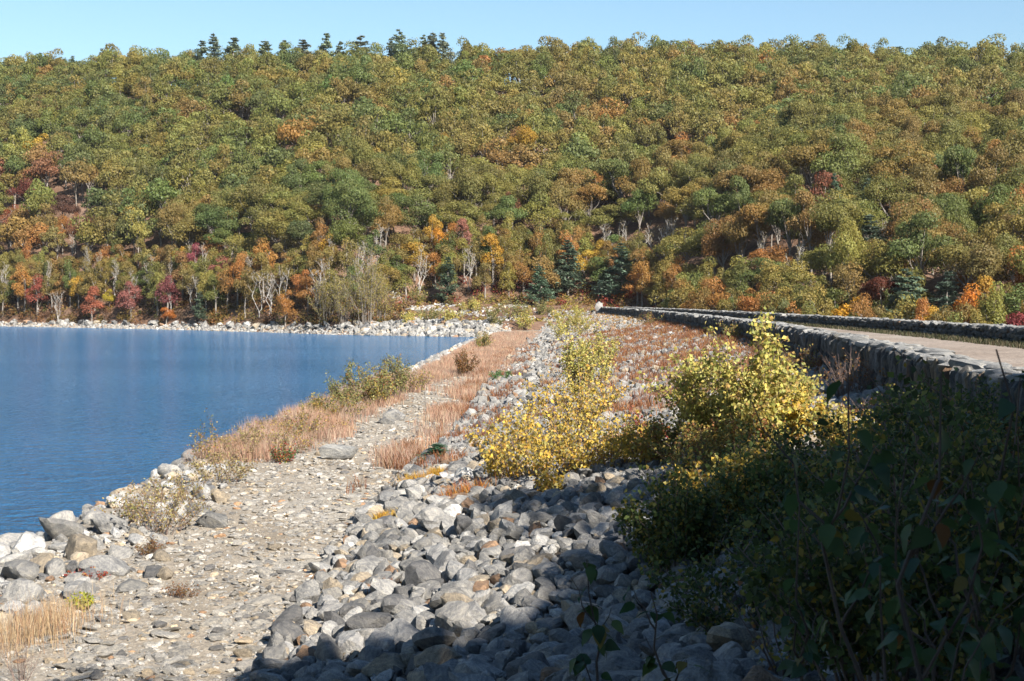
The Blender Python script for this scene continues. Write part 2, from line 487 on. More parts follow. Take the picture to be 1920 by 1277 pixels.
# --- loose stones on the bench
def bench_pts(n, ya, yb, pw=1.0):
    y = ya + (yb - ya) * rng.uniform(0, 1, n) ** pw
    x = XO(y) + .8 + (XT(y) - XO(y) - .9) * rng.uniform(0, 1, n)
    return x, y
x, y = bench_pts(26000, 16, 125, 1.6)
cl = lumps(x * 1.7, y * .8, 1.0) + .5 * lumps(x + 7, y, 2.1) + np.abs((x - (XO(y) + XT(y)) / 2) / 4) ** 2 * .9
keep = rng.uniform(-.9, 1.0, len(x)) < cl
x, y = x[keep], y[keep]
rad = .035 + .24 * rng.beta(1.1, 5.5, len(x))
pos = np.column_stack([x, y, ground(x, y) + rad * .12])
sc = rad[:, None] * np.column_stack([rng.uniform(.9, 1.4, len(x)), rng.uniform(.7, 1.1, len(x)), rng.uniform(.4, .8, len(x))])
RT = rotm(len(x), .16); kt, tn = tones(len(x), gain=1.3); tn *= np.array([1.04, 1, .94])
order = np.argsort(-visible_size(pos, rad)); top, rest = order[:280], order[280:]
stone_parts('stone', ME1, pos[top], sc[top], RT[top], tn[top], bench)
obj('loose_stones', mesh_np('loose_stones', *scatter_rocks(RK1, pos[rest], sc[rest], RT[rest], tn[rest]), sharp=38), M_ROCKS, bench, kind='stuff')
x, y = bench_pts(16000, 16, 70, 1.7)
rad = .012 + .03 * rng.beta(1, 3, len(x))
D, Fi = ico(1); OC = [(nrm(np.array([[1, 0, 0], [-1, 0, 0], [0, 1, 0], [0, -1, 0], [0, 0, 1], [0, 0, -1.]])), np.array([[0, 2, 4], [2, 1, 4], [1, 3, 4], [3, 0, 4]]))]
obj('pebbles', mesh_np('pebbles', *scatter_rocks(OC, np.column_stack([x, y, ground(x, y)]), rad[:, None] * rng.uniform(.7, 1.4, (len(x), 3)), rotm(len(x), .3), tones(len(x), gain=1.25)[1]), sharp=50), M_ROCKS, bench, kind='stuff')

# --- boulders along the edge of the bench: things
SEEN = {}
def unique_label(lab, cat, group):
    SEEN.setdefault(lab, []).append((cat, group)); return lab
def boulder(px, py, wpx, tone, label, flat=.75, mesh=None, rz=None, tilt=.15, tall=1.0, name='boulder', group=None, sink=.3):
    X, Y, Z = hit(px, py); r = wpx * Y / F / 2 * (.82 if px < 320 else 1.0)
    o = obj(name, ME2[int(rng.integers(12))] if mesh is None else mesh, M_ROCK, label=label, category='rock')
    o.location = (X, Y, Z + r * flat * tall * (.62 - sink)); o.scale = (r * 1.1, r * .95, r * flat * 1.25 * tall)
    o.rotation_euler = (rng.normal(0, tilt), rng.normal(0, tilt), rng.uniform(0, 6.28) if rz is None else rz)
    o.color = (*(np.array(dict((t[0], t[1]) for t in TONES)[tone]) * rng.uniform(.92, 1.1)), 1)
    if group: o['group'] = group
    return o
for a in [
    (120, 1010, 118, 'grey', 'huge rounded grey boulder with pale streaks beside the water edge', .8),
    (205, 1000, 95, 'pale grey', 'broad pale grey boulder behind the huge rounded one at the water', .8),
    (150, 1045, 95, 'tan', 'upright tan-streaked boulder wedged below the huge rounded boulder', 1.1),
    (195, 1075, 100, 'pale grey', 'pale dome-shaped boulder next to the dark red heath patch', .8),
    (40, 1085, 130, 'grey', 'wide low grey boulder at the frame edge above the tan grass', .6),
    (75, 1075, 100, 'tan', 'low brownish tan boulder behind the wide grey one', .6),
    (15, 1065, 90, 'whitish', 'whitish boulder cut off by the frame edge at the water', .7),
    (150, 1120, 75, 'pale grey', 'veined white and grey boulder above the lime-green tuft', .9),
    (40, 1125, 100, 'pale grey', 'pale boulder rising out of the tall tan grass', .8),
    (258, 1015, 42, 'tan', 'small upright egg-shaped tan boulder in front of the twiggy bush', 1.3),
    (298, 1020, 52, 'pale grey', 'rounded pale boulder right of the egg-shaped one', .85),
    (305, 1050, 60, 'tan', 'wide tan boulder beside the rusty little shrub', .6),
    (285, 1080, 55, 'dark grey', 'dark-sided grey boulder split along its edge on the gravel', .8),
    (308, 1085, 40, 'tan', 'small tan pointed boulder at the inner edge of the shore rocks', 1.1),
    (245, 1105, 70, 'grey', 'low grey slab boulder lying toward the gravel track', .6),
    (245, 1160, 52, 'tan', 'oblong tan boulder alone at the gravel margin', .65),
    (378, 935, 46, 'whitish', 'white-faced angular boulder standing against the yellow bush', 1.1),
    (412, 940, 48, 'tan', 'blocky tan boulder next to the white-faced angular one', .8),
    (375, 965, 70, 'grey', 'long dark-bottomed grey slab below the white-faced boulder', .5),
    (395, 985, 80, 'grey', 'broad grey boulder in the row below the yellow bush', .6),
    (740, 785, 42, 'pale grey', 'large grey boulder alone in the tan grass by the track', .85),
    (722, 795, 34, 'grey', 'smaller grey boulder leaning on the lone grass boulder', .7),
    (900, 745, 24, 'tan', 'tan triangular boulder beside the white one at the slope toe', 1.1),
    (925, 738, 26, 'whitish', 'bright white rounded boulder at the toe of the slope', .95),
    (893, 777, 28, 'dark grey', 'dark flat-faced block at the toe below the white boulder', .7),
    (918, 775, 26, 'grey', 'grey block beside the dark flat-faced one', .8),
    (1178, 640, 22, 'whitish', 'white slab high on the slope below the wall', .5),
    (620, 1245, 105, 'grey', 'big rounded grey boulder at the slope toe nearest the camera', .8),
    (690, 1195, 110, 'dark grey', 'large smooth dark grey boulder in the riprap near the shade line', .75),
    (655, 1165, 100, 'pale grey', 'long pale slab boulder beside the orange stone', .55),
    (648, 1190, 30, 'rust stained', 'small orange rust-stained stone between two pale boulders', .9),
    (940, 1100, 42, 'rust stained', 'orange-brown stone in the sunlit riprap', .9),
    (585, 1235, 62, 'pale grey', 'upright pale grey boulder with curved bands by the gravel', 1.1),
    (655, 1110, 42, 'grey', 'round grey boulder with a dark hollow beside it at the toe', .95),
    (700, 1080, 80, 'pale grey', 'broad pale boulder at the toe above the rusty tuft', .75),
    (820, 1105, 48, 'dark grey', 'dark grey lens-shaped boulder between pale riprap stones', .8),
    (955, 1065, 60, 'tan', 'banded tan boulder in the middle of the sunlit riprap', .75),
    (1025, 1090, 70, 'pale grey', 'striped pale boulder near the edge of the deep shade', .8),
    (1010, 985, 50, 'grey', 'grey cracked boulder in the upper sunlit riprap', .8),
    (640, 1045, 62, 'whitish', 'flat white slab lying on the gravel track', .3),
    (515, 1030, 36, 'tan', 'flat-topped tan stone on the gravel track', .6),
    (455, 1232, 38, 'tan', 'smooth tan stone on the gravel near the riprap corner', .8),
    (1660, 745, 80, 'pale grey', 'sunlit pale slab at the wall foot behind the dark sapling', .5),
]:
    boulder(*a)

# the split stone block in the grass
X, Y, Z = hit(632, 862); s = Y / F
o = obj('stone_block', MEB[2], M_ROCK, label='squared grey stone block with a dark broken end in the tan grass', category='rock')
o.location = (X, Y, Z + 13 * s); o.scale = (46 * s, 24 * s, 22 * s); o.rotation_euler = (0, .05, .12); o.color = (.29, .29, .28, 1)

# generic shore boulders, each its own thing
SHORE_ZONES = [(16, 24.5, 'beside the straw grass'), (24.5, 33, 'among the biggest rocks'), (33, 43, 'under the yellow bushes'), (43, 56, 'by the pinkish grass'), (56, 80, 'below the green willows')]
yy = 17 + 60 * rng.uniform(0, 1, 270) ** 1.35
for y in yy:
    x = XO(y) + rng.uniform(-1.5, 2.6); k, t = tones(1, gain=1.35)
    r = (.17 + .40 * rng.beta(1.2, 2.6)) * (1.0 if x < XO(y) + .6 else .7)
    zone = [z for z in SHORE_ZONES if z[0] <= y < z[1]][0][2]
    size = 'small' if r < .24 else 'medium' if r < .38 else 'large'
    side = 'waterside' if x < XO(y) + .2 else 'gravelside'
    o = obj('boulder', ME2[int(rng.integers(12))], M_ROCK, label=f'{size} {TONES[int(k[0])][0]} {side} boulder {zone}', category='rock', group=f'shore boulders {zone}')
    o.location = (x, y, float(ground(x, y)) + r * .3); o.scale = (r * 1.15, r, r * rng.uniform(.75, 1.15)); o.rotation_euler = (*rng.normal(0, .35, 2), rng.uniform(0, 6.28))
    o.color = (*t[0], 1)
# smaller fill between them and the long pale edge running away
def edge_pts(n, ya, yb, a, b, pw=1.0):
    y = ya + (yb - ya) * rng.uniform(0, 1, n) ** pw
    return XO(y) + rng.uniform(a, b, n), y
x1, y1 = edge_pts(1500, 15, 75, -2.6, 1.9, 1.3); r1 = .08 + .24 * rng.beta(1.2, 3, 1500)
x2, y2 = edge_pts(2200, 70, 262, -2.6, .9); r2 = .25 + .4 * rng.beta(1.2, 2.5, 2200)
x, y, rad = np.concatenate([x1, x2]), np.concatenate([y1, y2]), np.concatenate([r1, r2])
pos = np.column_stack([x, y, ground(x, y) + rad * .25])
obj('shore_rubble', mesh_np('shore_rubble', *scatter_rocks(RK0, pos, rad[:, None] * rng.uniform(.75, 1.2, (len(x), 3)), rotm(len(x), .35), tones(len(x), gain=1.3)[1]), sharp=38), M_ROCKS,
    label='grey rubble filling the edge of the bench along the water', category='rubble', kind='stuff')

# far shore: pale stony strip, scattered boulders, stone revetment of the cove
def far_pts(n, pa, pb, ta, tb):
    px = rng.uniform(pa, pb, n); t = rng.uniform(ta, tb, n); y = D0(px) + t; return (px - 960) / F * y, y
x, y = far_pts(3600, -120, 700, -.8, 5.0); rad = .22 + .55 * rng.beta(1.1, 3.6, len(x))
pos = np.column_stack([x, y, z_hill(x, y) + rad * .2])
obj('far_shore_stones', mesh_np('far_shore_stones', *scatter_rocks(RK0, pos, rad[:, None] * rng.uniform(.75, 1.2, (len(x), 3)), rotm(len(x), .35), tones(len(x), gain=1.15)[1]), sharp=38), M_ROCKS,
    label='pale stones lining the far shore below the trees', category='stones', kind='stuff')
FZ = [(-200, 160, 'below the red maples'), (160, 360, 'below the pink maples'), (360, 560, 'below the birch stems'), (560, 760, 'below the feathery willows')]
for i in range(70):
    px = rng.uniform(-10, 690); t = rng.uniform(3.4, 5.8); y = D0(px) + t; x = (px - 960) / F * y; r = rng.uniform(.65, 1.25)
    k, tt = tones(1, gain=1.1); zone = [z for z in FZ if z[0] <= px < z[1]][0][2]
    o = obj('boulder', ME1[int(rng.integers(14))], M_ROCK, category='rock', group=f'far shore boulders {zone}',
            label=f"{'large' if r > .95 else 'small'} {TONES[int(k[0])][0]} boulder on the far shore {zone}")
    o.location = (x, y, float(z_hill(x, y)) + r * .3); o.scale = (r * 1.1, r, r * .9); o.rotation_euler = (*rng.normal(0, .3, 2), rng.uniform(0, 6.28)); o.color = (*tt[0], 1)
x, y = far_pts(900, 668, 935, -.6, 6.4); rad = rng.uniform(.55, 1.0, len(x))
pos = np.column_stack([x, y, z_hill(x, y) + rad * .1]); tn = tones(len(x), gain=1.1)[1]; RT = rotm(len(x), .6); sc = rad[:, None] * rng.uniform(.75, 1.15, (len(x), 3))
rev = empty('stone_revetment', (-20, 262, 0), label='pale stone revetment of fitted boulders at the head of the cove', category='revetment')
bpy.context.view_layer.update()
order = np.argsort(-visible_size(pos, rad))
stone_parts('stone', ME1, pos[order[:260]], sc[order[:260]], RT[order[:260]], tn[order[:260]], rev)
V, Fc, T = scatter_rocks(RK0, pos[order[260:]] - np.array([-20, 262, 0]), sc[order[260:]], RT[order[260:]], tn[order[260:]])
obj('smaller_stones', mesh_np('smaller_stones', V, Fc, T, sharp=38), M_ROCKS, rev, kind='stuff')
# rubble patches on the rise behind the cove
x, y = far_pts(1500, 720, 1010, 12, 42); kp = lumps(x * .25, y * .25, 1) > .1; x, y = x[kp], y[kp]; rad = rng.uniform(.25, .6, len(x))
obj('cove_rubble', mesh_np('cove_rubble', *scatter_rocks(RK0, np.column_stack([x, y, z_hill(x, y) + rad * .15]), rad[:, None] * rng.uniform(.75, 1.15, (len(x), 3)), rotm(len(x), .5), tones(len(x), gain=1.4)[1]), sharp=38), M_ROCKS,
    label='broken grey rubble on the rise behind the cove', category='rubble', kind='stuff')
# standing stone at the far end of the wall
X, Y = (1123 - 960) / F * 286, 286.0
o = obj('standing_stone', ME2[4], M_ROCK, label='white standing stone at the far end of the road wall', category='stone')
o.location = (X, Y, 4.6 + .7); o.scale = (.75, .55, 1.9); o.color = (.33, .32, .31, 1)

# ------------------------------------------------------------------ parapet walls
def wall(name, label, XC, ya, yb, side, base, foot_in, slabs):
    """side -1: outer face towards the water is the shown one; +1: the face towards the road of the downstream wall"""
    root = empty(name, (float(XC(ya)), ya, base), label=label, category='wall')
    off = np.array([float(XC(ya)), ya, base])
    # core
    yy = np.arange(ya, yb + 1, 1.5); top = 5.22
    ring = []
    for dx, z in ((-.32, base - .4), (-.3, top), (.3, top), (.32, base - .4)):
        ring.append(np.stack([XC(yy) + dx, yy, np.full_like(yy, z)], -1))
    Rg = np.stack(ring, 1); n = len(yy); V = Rg.reshape(-1, 3) - off
    i = np.arange(n - 1)[:, None]; j = np.arange(3)[None]; a = i * 4 + j
    Fc = np.concatenate([np.stack([a, a + 1, a + 5, a + 4], -1).reshape(-1, 4), [[0, 1, 2, 3], [4 * n - 4, 4 * n - 3, 4 * n - 2, 4 * n - 1]]])
    obj('core', mesh_np('core', V, Fc), M_SLOPE, root)
    P, S, Rr = [], [], []
    for sgn, zb in ((-1, base if side < 0 else 4.62), (1, 4.55 if side < 0 else base)):
        shown = (sgn == side) if side < 0 else (sgn == -1)
        courses = slabs if shown else 2
        for c in range(courses):
            h = (5.26 - zb) / courses; y = ya
            while y < yb:
                w = rng.uniform(.12, .28) if shown and courses == 2 else rng.uniform(.2, .42)
                if y > 110 or not shown: w *= 1.8
                P.append([float(XC(y + w / 2)) + sgn * rng.uniform(.27, .37), y + w / 2, zb + h * (c + .5) + rng.normal(0, .03)])
                S.append([rng.uniform(.14, .24), w * .78, h * rng.uniform(.72, .9)])
                Rr.append(rng.normal(0, [.1, .1, .12])); y += w * .96
    nface = len(P)
    y = ya; caps = []
    while y < yb:
        l = rng.uniform(.45, 1.0) * (1.7 if y > 110 else 1)
        for dx, wd in ((-.17, .36), (.2, .36)):
            caps.append([float(XC(y + l / 2)) + dx + rng.normal(0, .05), y + l / 2 + rng.uniform(-.2, .2), 5.3 + rng.normal(0, .025)])
            P.append(caps[-1]); S.append([wd * rng.uniform(.62, .95), l * .75, rng.uniform(.1, .17)]); Rr.append(rng.normal(0, [.05, .06, .3]))
        y += l * .93
    P, S, Rr = np.array(P), np.array(S), np.array(Rr); n = len(P)
    from mathutils import Euler
    RM = np.array([np.array(Euler(e).to_matrix()) for e in Rr])
    iscap = np.arange(n) >= nface
    tn = tones(n)[1]; tn[iscap] = np.array([.33, .325, .31]) * rng.uniform(.85, 1.15, (iscap.sum(), 1)); tn[~iscap] *= .5  # face stones coloured darker, painting in the shade and vines on them
    rel = P - off
    vis = visible_size(P, S[:, 1]); facing = np.zeros(n, bool); facing[:nface] = (P[:nface, 0] < XC(P[:nface, 1]))
    bpy.context.view_layer.update()
    fi = np.where(facing & (vis > 0))[0]; fi = fi[np.argsort(-vis[fi])][:290]
    ci = np.where(iscap & (vis > 0))[0]; ci = ci[np.argsort(-vis[ci])][:160]
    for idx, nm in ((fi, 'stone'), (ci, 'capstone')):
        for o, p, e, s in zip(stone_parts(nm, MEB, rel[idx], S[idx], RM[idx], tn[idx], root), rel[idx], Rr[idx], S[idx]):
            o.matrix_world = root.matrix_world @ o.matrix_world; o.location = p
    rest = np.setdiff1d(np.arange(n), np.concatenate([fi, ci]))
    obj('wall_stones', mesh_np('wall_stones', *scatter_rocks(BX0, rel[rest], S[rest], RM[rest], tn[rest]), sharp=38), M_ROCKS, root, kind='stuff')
wall('parapet_wall', 'dry stone parapet with pale ragged capstones between the riprap slope and the road', XW, 10, 291, -1, 4.12, 4.55, 2)
wall('roadside_wall', 'long low dry stone wall on the far side of the road, below the golden trees', XR, 30, 289, 1, 4.0, 4.62, 3)

# ------------------------------------------------------------------ trees
def limb(a, b, n=5, sag=.12, r=rng):
    a, b = np.array(a, float), np.array(b, float); t = np.linspace(0, 1, n)[:, None]
    L = np.linalg.norm(b - a)
    return a + (b - a) * t + r.normal(0, .05, (n, 3)) * L * np.sin(t * np.pi) + np.array([0, 0, sag * L]) * np.sin(t * np.pi)

def leaf_quads(P, Nrm, size, r, asp=.75):
    n = len(P); t = nrm(np.cross(Nrm, r.normal(0, 1, (n, 3)))); b = np.cross(Nrm, t)
    s = size[:, None]
    V = np.stack([P - t * s, P - b * s * asp + Nrm * s * .18, P + t * s, P + b * s * asp + Nrm * s * .18], 1).reshape(-1, 3)
    Fc = np.arange(4 * n).reshape(-1, 4)
    return V, Fc

def crown_tree(seed, H=13.0, rad=5.2, cb=.45, nclump=15, per=150, ls=.34, dome=.62, openness=0.0):
    """trunk mesh and crown mesh of a broadleaf tree in metres"""
    r = np.random.default_rng(seed)
    cen = []; zc = H * cb
    while len(cen) < nclump:
        u = r.normal(0, 1, 3); u /= np.linalg.norm(u)
        if u[2] < -.35: continue
        f = r.uniform(.55, .86) if r.random() < .8 else r.uniform(.1, .5)
        hz = (H - zc)
        cen.append([u[0] * rad * f, u[1] * rad * f, zc + hz * .30 + u[2] * hz * .68 * f])
    cen = np.array(cen); cr = rad * r.uniform(.30, .52, nclump)
    Ps, Ns, Ss, Ts = [], [], [], []
    for c, q in zip(cen, cr):
        d = nrm(r.normal(0, 1, (per, 3))); d = d[d[:, 2] > -.45 + r.normal(0, .2, len(d))]
        k = len(d)
        P = c + d * np.array([q, q, q * dome]) * r.uniform(.66, 1.1, (k, 1))
        Ps.append(P); Ns.append(nrm(d + r.normal(0, .5, (k, 3)))); Ss.append(ls * r.uniform(.6, 1.35, k))
        br = r.uniform(.86, 1.12) * r.uniform(.8, 1.18, (k, 1)); hue = r.normal(0, .05) + r.normal(0, .04, (k, 1))
        Ts.append(np.concatenate([br * (1 + hue), br, br * (1 - hue * .5)], 1))
    P, Nn, S, T = (np.concatenate(a) for a in (Ps, Ns, Ss, Ts))
    V, Fc = leaf_quads(P, Nn, S, r); T = np.repeat(T, 4, axis=0)
    crown = mesh_np('crown', V, Fc, T); crown.materials.append(M_LEAF)
    tp = np.array([[0, 0, -.6], [r.normal(0, .1), r.normal(0, .1), H * .2], [r.normal(0, .25), r.normal(0, .25), H * .42], [r.normal(0, .4), r.normal(0, .4), H * .72]])
    parts = [(*tube(tp, [.30, .22, .17, .06], 6), 1.0)]
    for c in cen[:9]:
        s = tp[1] + (tp[2] - tp[1]) * r.uniform(.4, 1.2)
        parts.append((*tube(limb(s, c, 4, .05, r), [.12, .09, .06, .03], 4), 1.0))
    V, Fc, T = join(parts)
    trunk = mesh_np('trunk', V, Fc, smooth=True)
    return trunk, crown

def pine_tree(seed, H=13.0, rad=3.4, bare=.12, irregular=.35):
    r = np.random.default_rng(seed); Ps, Ns, Ss, Ts = [], [], [], []
    parts = [(*tube([[0, 0, -.5], [0, 0, H * .5], [0, 0, H]], [.24, .14, .02], 6), 1.0)]
    z = H * bare; spine = []
    while z < H * .98:
        f = 1 - (z / H); L0 = rad * (f ** .75) * 1.05 + .15
        for k in range(int(r.integers(4, 7))):
            a = r.uniform(0, 6.28); L = L0 * r.uniform(1 - irregular, 1 + irregular * .6)
            tip = np.array([math.cos(a) * L, math.sin(a) * L, z + L * r.uniform(-.05, .28)])
            base = np.array([0, 0, z]); parts.append((*tube([base, (base + tip) / 2 - [0, 0, .06 * L], tip], [.05, .035, .015], 3), 1.0))
            m = int(14 + L * 13); t = r.uniform(.2, 1.08, m)[:, None]
            P = base + (tip - base) * t + r.normal(0, 1, (m, 3)) * np.array([.17, .17, .10]) * L * .85
            Ps.append(P); Ns.append(nrm(np.array([0, 0, 1.0]) + r.normal(0, .45, (m, 3)))); Ss.append(r.uniform(.2, .46, m))
            br = r.uniform(.65, 1.3, (m, 1)); Ts.append(np.repeat(br, 3, 1))
        z += H * r.uniform(.035, .065)
    P, Nn, S, T = (np.concatenate(a) for a in (Ps, Ns, Ss, Ts))
    V, Fc = leaf_quads(P, Nn, S, r, .45)
    crown = mesh_np('crown', V, Fc, np.repeat(T, 4, axis=0)); crown.materials.append(M_NEEDLE)
    V, Fc, T = join(parts)
    return mesh_np('trunk', V, Fc, smooth=True), crown

def birch_tree(seed, H=11.0, nleaf=160):
    r = np.random.default_rng(seed); parts = []; tips = []
    for s in range(int(r.integers(1, 4))):
        a = r.uniform(0, 6.28); lean = r.uniform(.06, .22) * H
        top = np.array([math.cos(a) * lean, math.sin(a) * lean, H * r.uniform(.75, 1.0)])
        P = limb([r.normal(0, .15), r.normal(0, .15), -.4], top, 7, .0, r)
        parts.append((*tube(P, np.linspace(.12, .025, 7), 5), 1.0))
        for k in range(11):
            f = r.uniform(.4, .97); i = min(int(f * 6), 5); b = P[i] + (P[i + 1] - P[i]) * (f * 6 - i)
            a2 = r.uniform(0, 6.28); L = H * r.uniform(.12, .3) * (1.15 - f * .6)
            e = b + np.array([math.cos(a2) * L * .6, math.sin(a2) * L * .6, L * .85]); Q = limb(b, e, 4, -.05, r)
            parts.append((*tube(Q, [.05, .038, .026, .012], 4), 1.0)); tips.append(Q[2]); tips.append(Q[3])
            for m in range(3):
                e2 = Q[2] + np.array([r.normal(0, .5), r.normal(0, .5), r.uniform(.2, .9)]) * L * .55
                parts.append((*tube([Q[2], e2], [.02, .008], 3), 1.0)); tips.append(e2)
    V, Fc, T = join(parts); trunk = mesh_np('trunk', V, Fc, smooth=True); trunk.materials.append(M_BIRCH)
    tips = np.array(tips); P = tips[r.integers(0, len(tips), nleaf)] + r.normal(0, .35, (nleaf, 3)); br = r.uniform(.7, 1.3, (nleaf, 1))
    V, Fc = leaf_quads(P, nrm(r.normal(0, 1, (nleaf, 3))), r.uniform(.1, .22, nleaf), r)
    crown = mesh_np('crown', V, Fc, np.repeat(np.repeat(br, 3, 1), 4, axis=0)); crown.materials.append(M_LEAF)
    return trunk, crown

OAKS = [crown_tree(s, 13 + (s % 3 - 1) * 1.2, 5.2, .42 + .055 * (s % 4), 13 + s % 5, 620, .165, .66) for s in range(10)]
MAPLES = [crown_tree(40 + s, 10 + (s % 3) * .8, 3.0, .18 + .06 * (s % 3), 15, 300, .15, .95) for s in range(7)]
PINES = [pine_tree(60 + s, 13, 3.3, .1 + .1 * (s % 2), .4) for s in range(5)]
BIRCH = [birch_tree(80 + s) for s in range(5)]
for tset in (OAKS, MAPLES, PINES):
    for tr, cr in tset: tr.materials.append(M_BARK)

PAL = {'olive green': (.22, .205, .055), 'mid green': (.155, .185, .055), 'yellow-green': (.295, .25, .065), 'bronze': (.265, .20, .06), 'orange': (.44, .21, .06),
       'golden yellow': (.55, .33, .055), 'rust red': (.26, .12, .06), 'pink': (.38, .16, .13), 'tan': (.28, .21, .11), 'dark green': (.12, .15, .05),
       'brown orange': (.32, .195, .06), 'bluish green': (.12, .18, .115)}
COLS = [(-200, 160, 'the red maples'), (160, 400, 'the pink maples'), (400, 570, 'the sandy shore'), (570, 740, 'the feathery willows'), (740, 930, 'the cove revetment'),
        (930, 1110, 'the bushy rise'), (1110, 1330, 'the white birches'), (1330, 1520, 'the road wall'), (1520, 1720, 'the golden tree'), (1720, 2200, 'the orange tree')]
BANDS = [(-99, 110, 'on the skyline above'), (110, 190, 'under the ridge above'), (190, 280, 'on the upper slope above'), (280, 370, 'midway uphill above'),
         (370, 460, 'low on the slope above'), (460, 2000, 'at the hill foot by')]
NTREE = {}
def plant(kind, name, variants, x, y, sxy, sz, colname, cat, col=None, label=None, group=None, z=None, noun='tree'):
    zz = float(ground(x, y)) if z is None else z
    v = variants[int(rng.integers(len(variants)))]
    q = proj(np.array([x, y, zz + 9 * sz]))
    if label is None:
        c = next((k[2] for k in COLS if k[0] <= q[0] < k[1]), COLS[-1][2]); b = next((k[2] for k in BANDS if k[0] <= q[1] < k[1]), BANDS[-1][2])
        size = 'big' if sxy > 1.08 else 'small' if sxy < .85 else 'mid-sized'
        label = f'{size} {colname} {noun} {b} {c}'; group = f'{colname} {noun}s {b} {c}'
    root = empty(name, (x, y, zz), rng.uniform(0, 6.28), (sxy, sxy, sz), label=label, category=cat, group=group)
    t = obj('trunk', v[0], None, root); cr = obj('crown', v[1], None, root)
    cc = np.array(PAL[colname] if col is None else col) * rng.uniform(.88, 1.14) * (1 + rng.normal(0, .05, 3))
    cr.color = (*np.clip(cc, .01, .8), 1)
    NTREE[name] = NTREE.get(name, 0) + 1
    return root
def foot_for(px, pyc, hc):
    """depth where a tree on the ground shows its crown centre at (px, pyc)"""
    ys_ = np.arange(float(D0(px)) + 5, float(D1(px)) + 20, 1.5); xs_ = (px - 960) / F * ys_
    q = proj(np.stack([xs_, ys_, ground(xs_, ys_) + hc], -1))
    i = int(np.argmin(np.abs(q[:, 1] - pyc))); return float(xs_[i]), float(ys_[i])
taken = []
def special(kind, name, variants, px, pyc, hc, sxy, sz, colname, cat, label, noun='tree', col=None, group=None):
    x, y = foot_for(px, pyc, hc); taken.append((x, y, 4.0 * sxy)); return plant(kind, name, variants, x, y, sxy, sz, colname, cat, col, label, group)
S = special
S(0, 'maple_tree', MAPLES, 72, 275, 8, 1.5, 1.35, 'golden yellow', 'tree', 'bright golden yellow tree standing out on the green hillside near the frame edge')
S(0, 'oak_tree', OAKS, 55, 365, 9, 1.0, 1.0, 'rust red', 'tree', 'dark rust red tree near the frame edge below the golden one', col=(.17, .06, .035))
S(0, 'oak_tree', OAKS, 118, 385, 9, .95, .9, 'rust red', 'tree', 'purplish brown tree beside the dark rust red one', col=(.14, .065, .045))
S(0, 'maple_tree', MAPLES, 30, 410, 7, 1.2, 1.1, 'orange', 'tree', 'orange-red tree under the dark rust red one', col=(.3, .09, .03))
S(0, 'maple_tree', MAPLES, 245, 545, 7, 1.0, 1.0, 'pink', 'tree', 'salmon pink maple on the far shore with bare lower stems')
S(0, 'maple_tree', MAPLES, 315, 535, 7.5, 1.0, 1.15, 'pink', 'tree', 'tall crimson pink maple on the far shore', col=(.25, .085, .085))
S(0, 'maple_tree', MAPLES, 368, 478, 7, .75, .9, 'pink', 'tree', 'slim rose pink maple above the shore trees', col=(.32, .09, .10))
S(0, 'maple_tree', MAPLES, 172, 562, 6.5, .95, .9, 'pink', 'tree', 'coral pink maple leaning over the far shore stones', col=(.36, .13, .08))
S(0, 'maple_tree', MAPLES, 70, 545, 7, 1.0, 1.0, 'pink', 'tree', 'red-pink maple nearest the frame edge on the far shore', col=(.30, .075, .05))
S(0, 'maple_tree', MAPLES, 205, 545, 5, .55, .6, 'golden yellow', 'tree', 'little lemon yellow tree between two pink maples', col=(.5, .36, .04))
S(0, 'maple_tree', MAPLES, 312, 595, 3.5, .6, .45, 'orange', 'tree', 'low bright orange tree at the foot of the crimson maple', col=(.55, .2, .04))
S(0, 'maple_tree', MAPLES, 535, 565, 6, .7, .85, 'orange', 'tree', 'slender orange tree beside pale birch stems on the far shore')
S(0, 'maple_tree', MAPLES, 825, 445, 7.5, .75, 1.05, 'golden yellow', 'tree', 'vivid orange-gold tree above the cove', col=(.58, .25, .03))
S(0, 'maple_tree', MAPLES, 830, 275, 8, .9, 1.15, 'golden yellow', 'tree', 'ochre tree on a bare trunk halfway up the hill above the cove', col=(.4, .22, .04))
S(0, 'oak_tree', OAKS, 985, 270, 9, .85, 1.0, 'golden yellow', 'tree', 'wide ochre yellow tree halfway up the hill', col=(.42, .25, .04))
S(0, 'maple_tree', MAPLES, 1268, 272, 7, .85, .9, 'orange', 'tree', 'single peach orange tree beside a dark gap in the forest', col=(.5, .2, .06))
S(0, 'oak_tree', OAKS, 1740, 330, 9, .95, 1.0, 'rust red', 'tree', 'rusty orange tree on the slope above the wall end', col=(.28, .1, .035))
S(0, 'maple_tree', MAPLES, 1590, 577, 7, 1.15, .95, 'golden yellow', 'tree', 'blazing golden yellow tree just above the roadside wall', col=(.62, .33, .03))
S(0, 'maple_tree', MAPLES, 1815, 577, 7, .85, .95, 'orange', 'tree', 'bright orange tree just above the roadside wall', col=(.6, .22, .03))
S(0, 'maple_tree', MAPLES, 1905, 603, 7, .9, .8, 'pink', 'tree', 'raspberry red tree top showing over the wall', col=(.3, .06, .07))
S(0, 'oak_tree', OAKS, 1650, 540, 9, .6, .8, 'rust red', 'tree', 'deep red-brown small tree between the bluish pines', col=(.16, .05, .03))
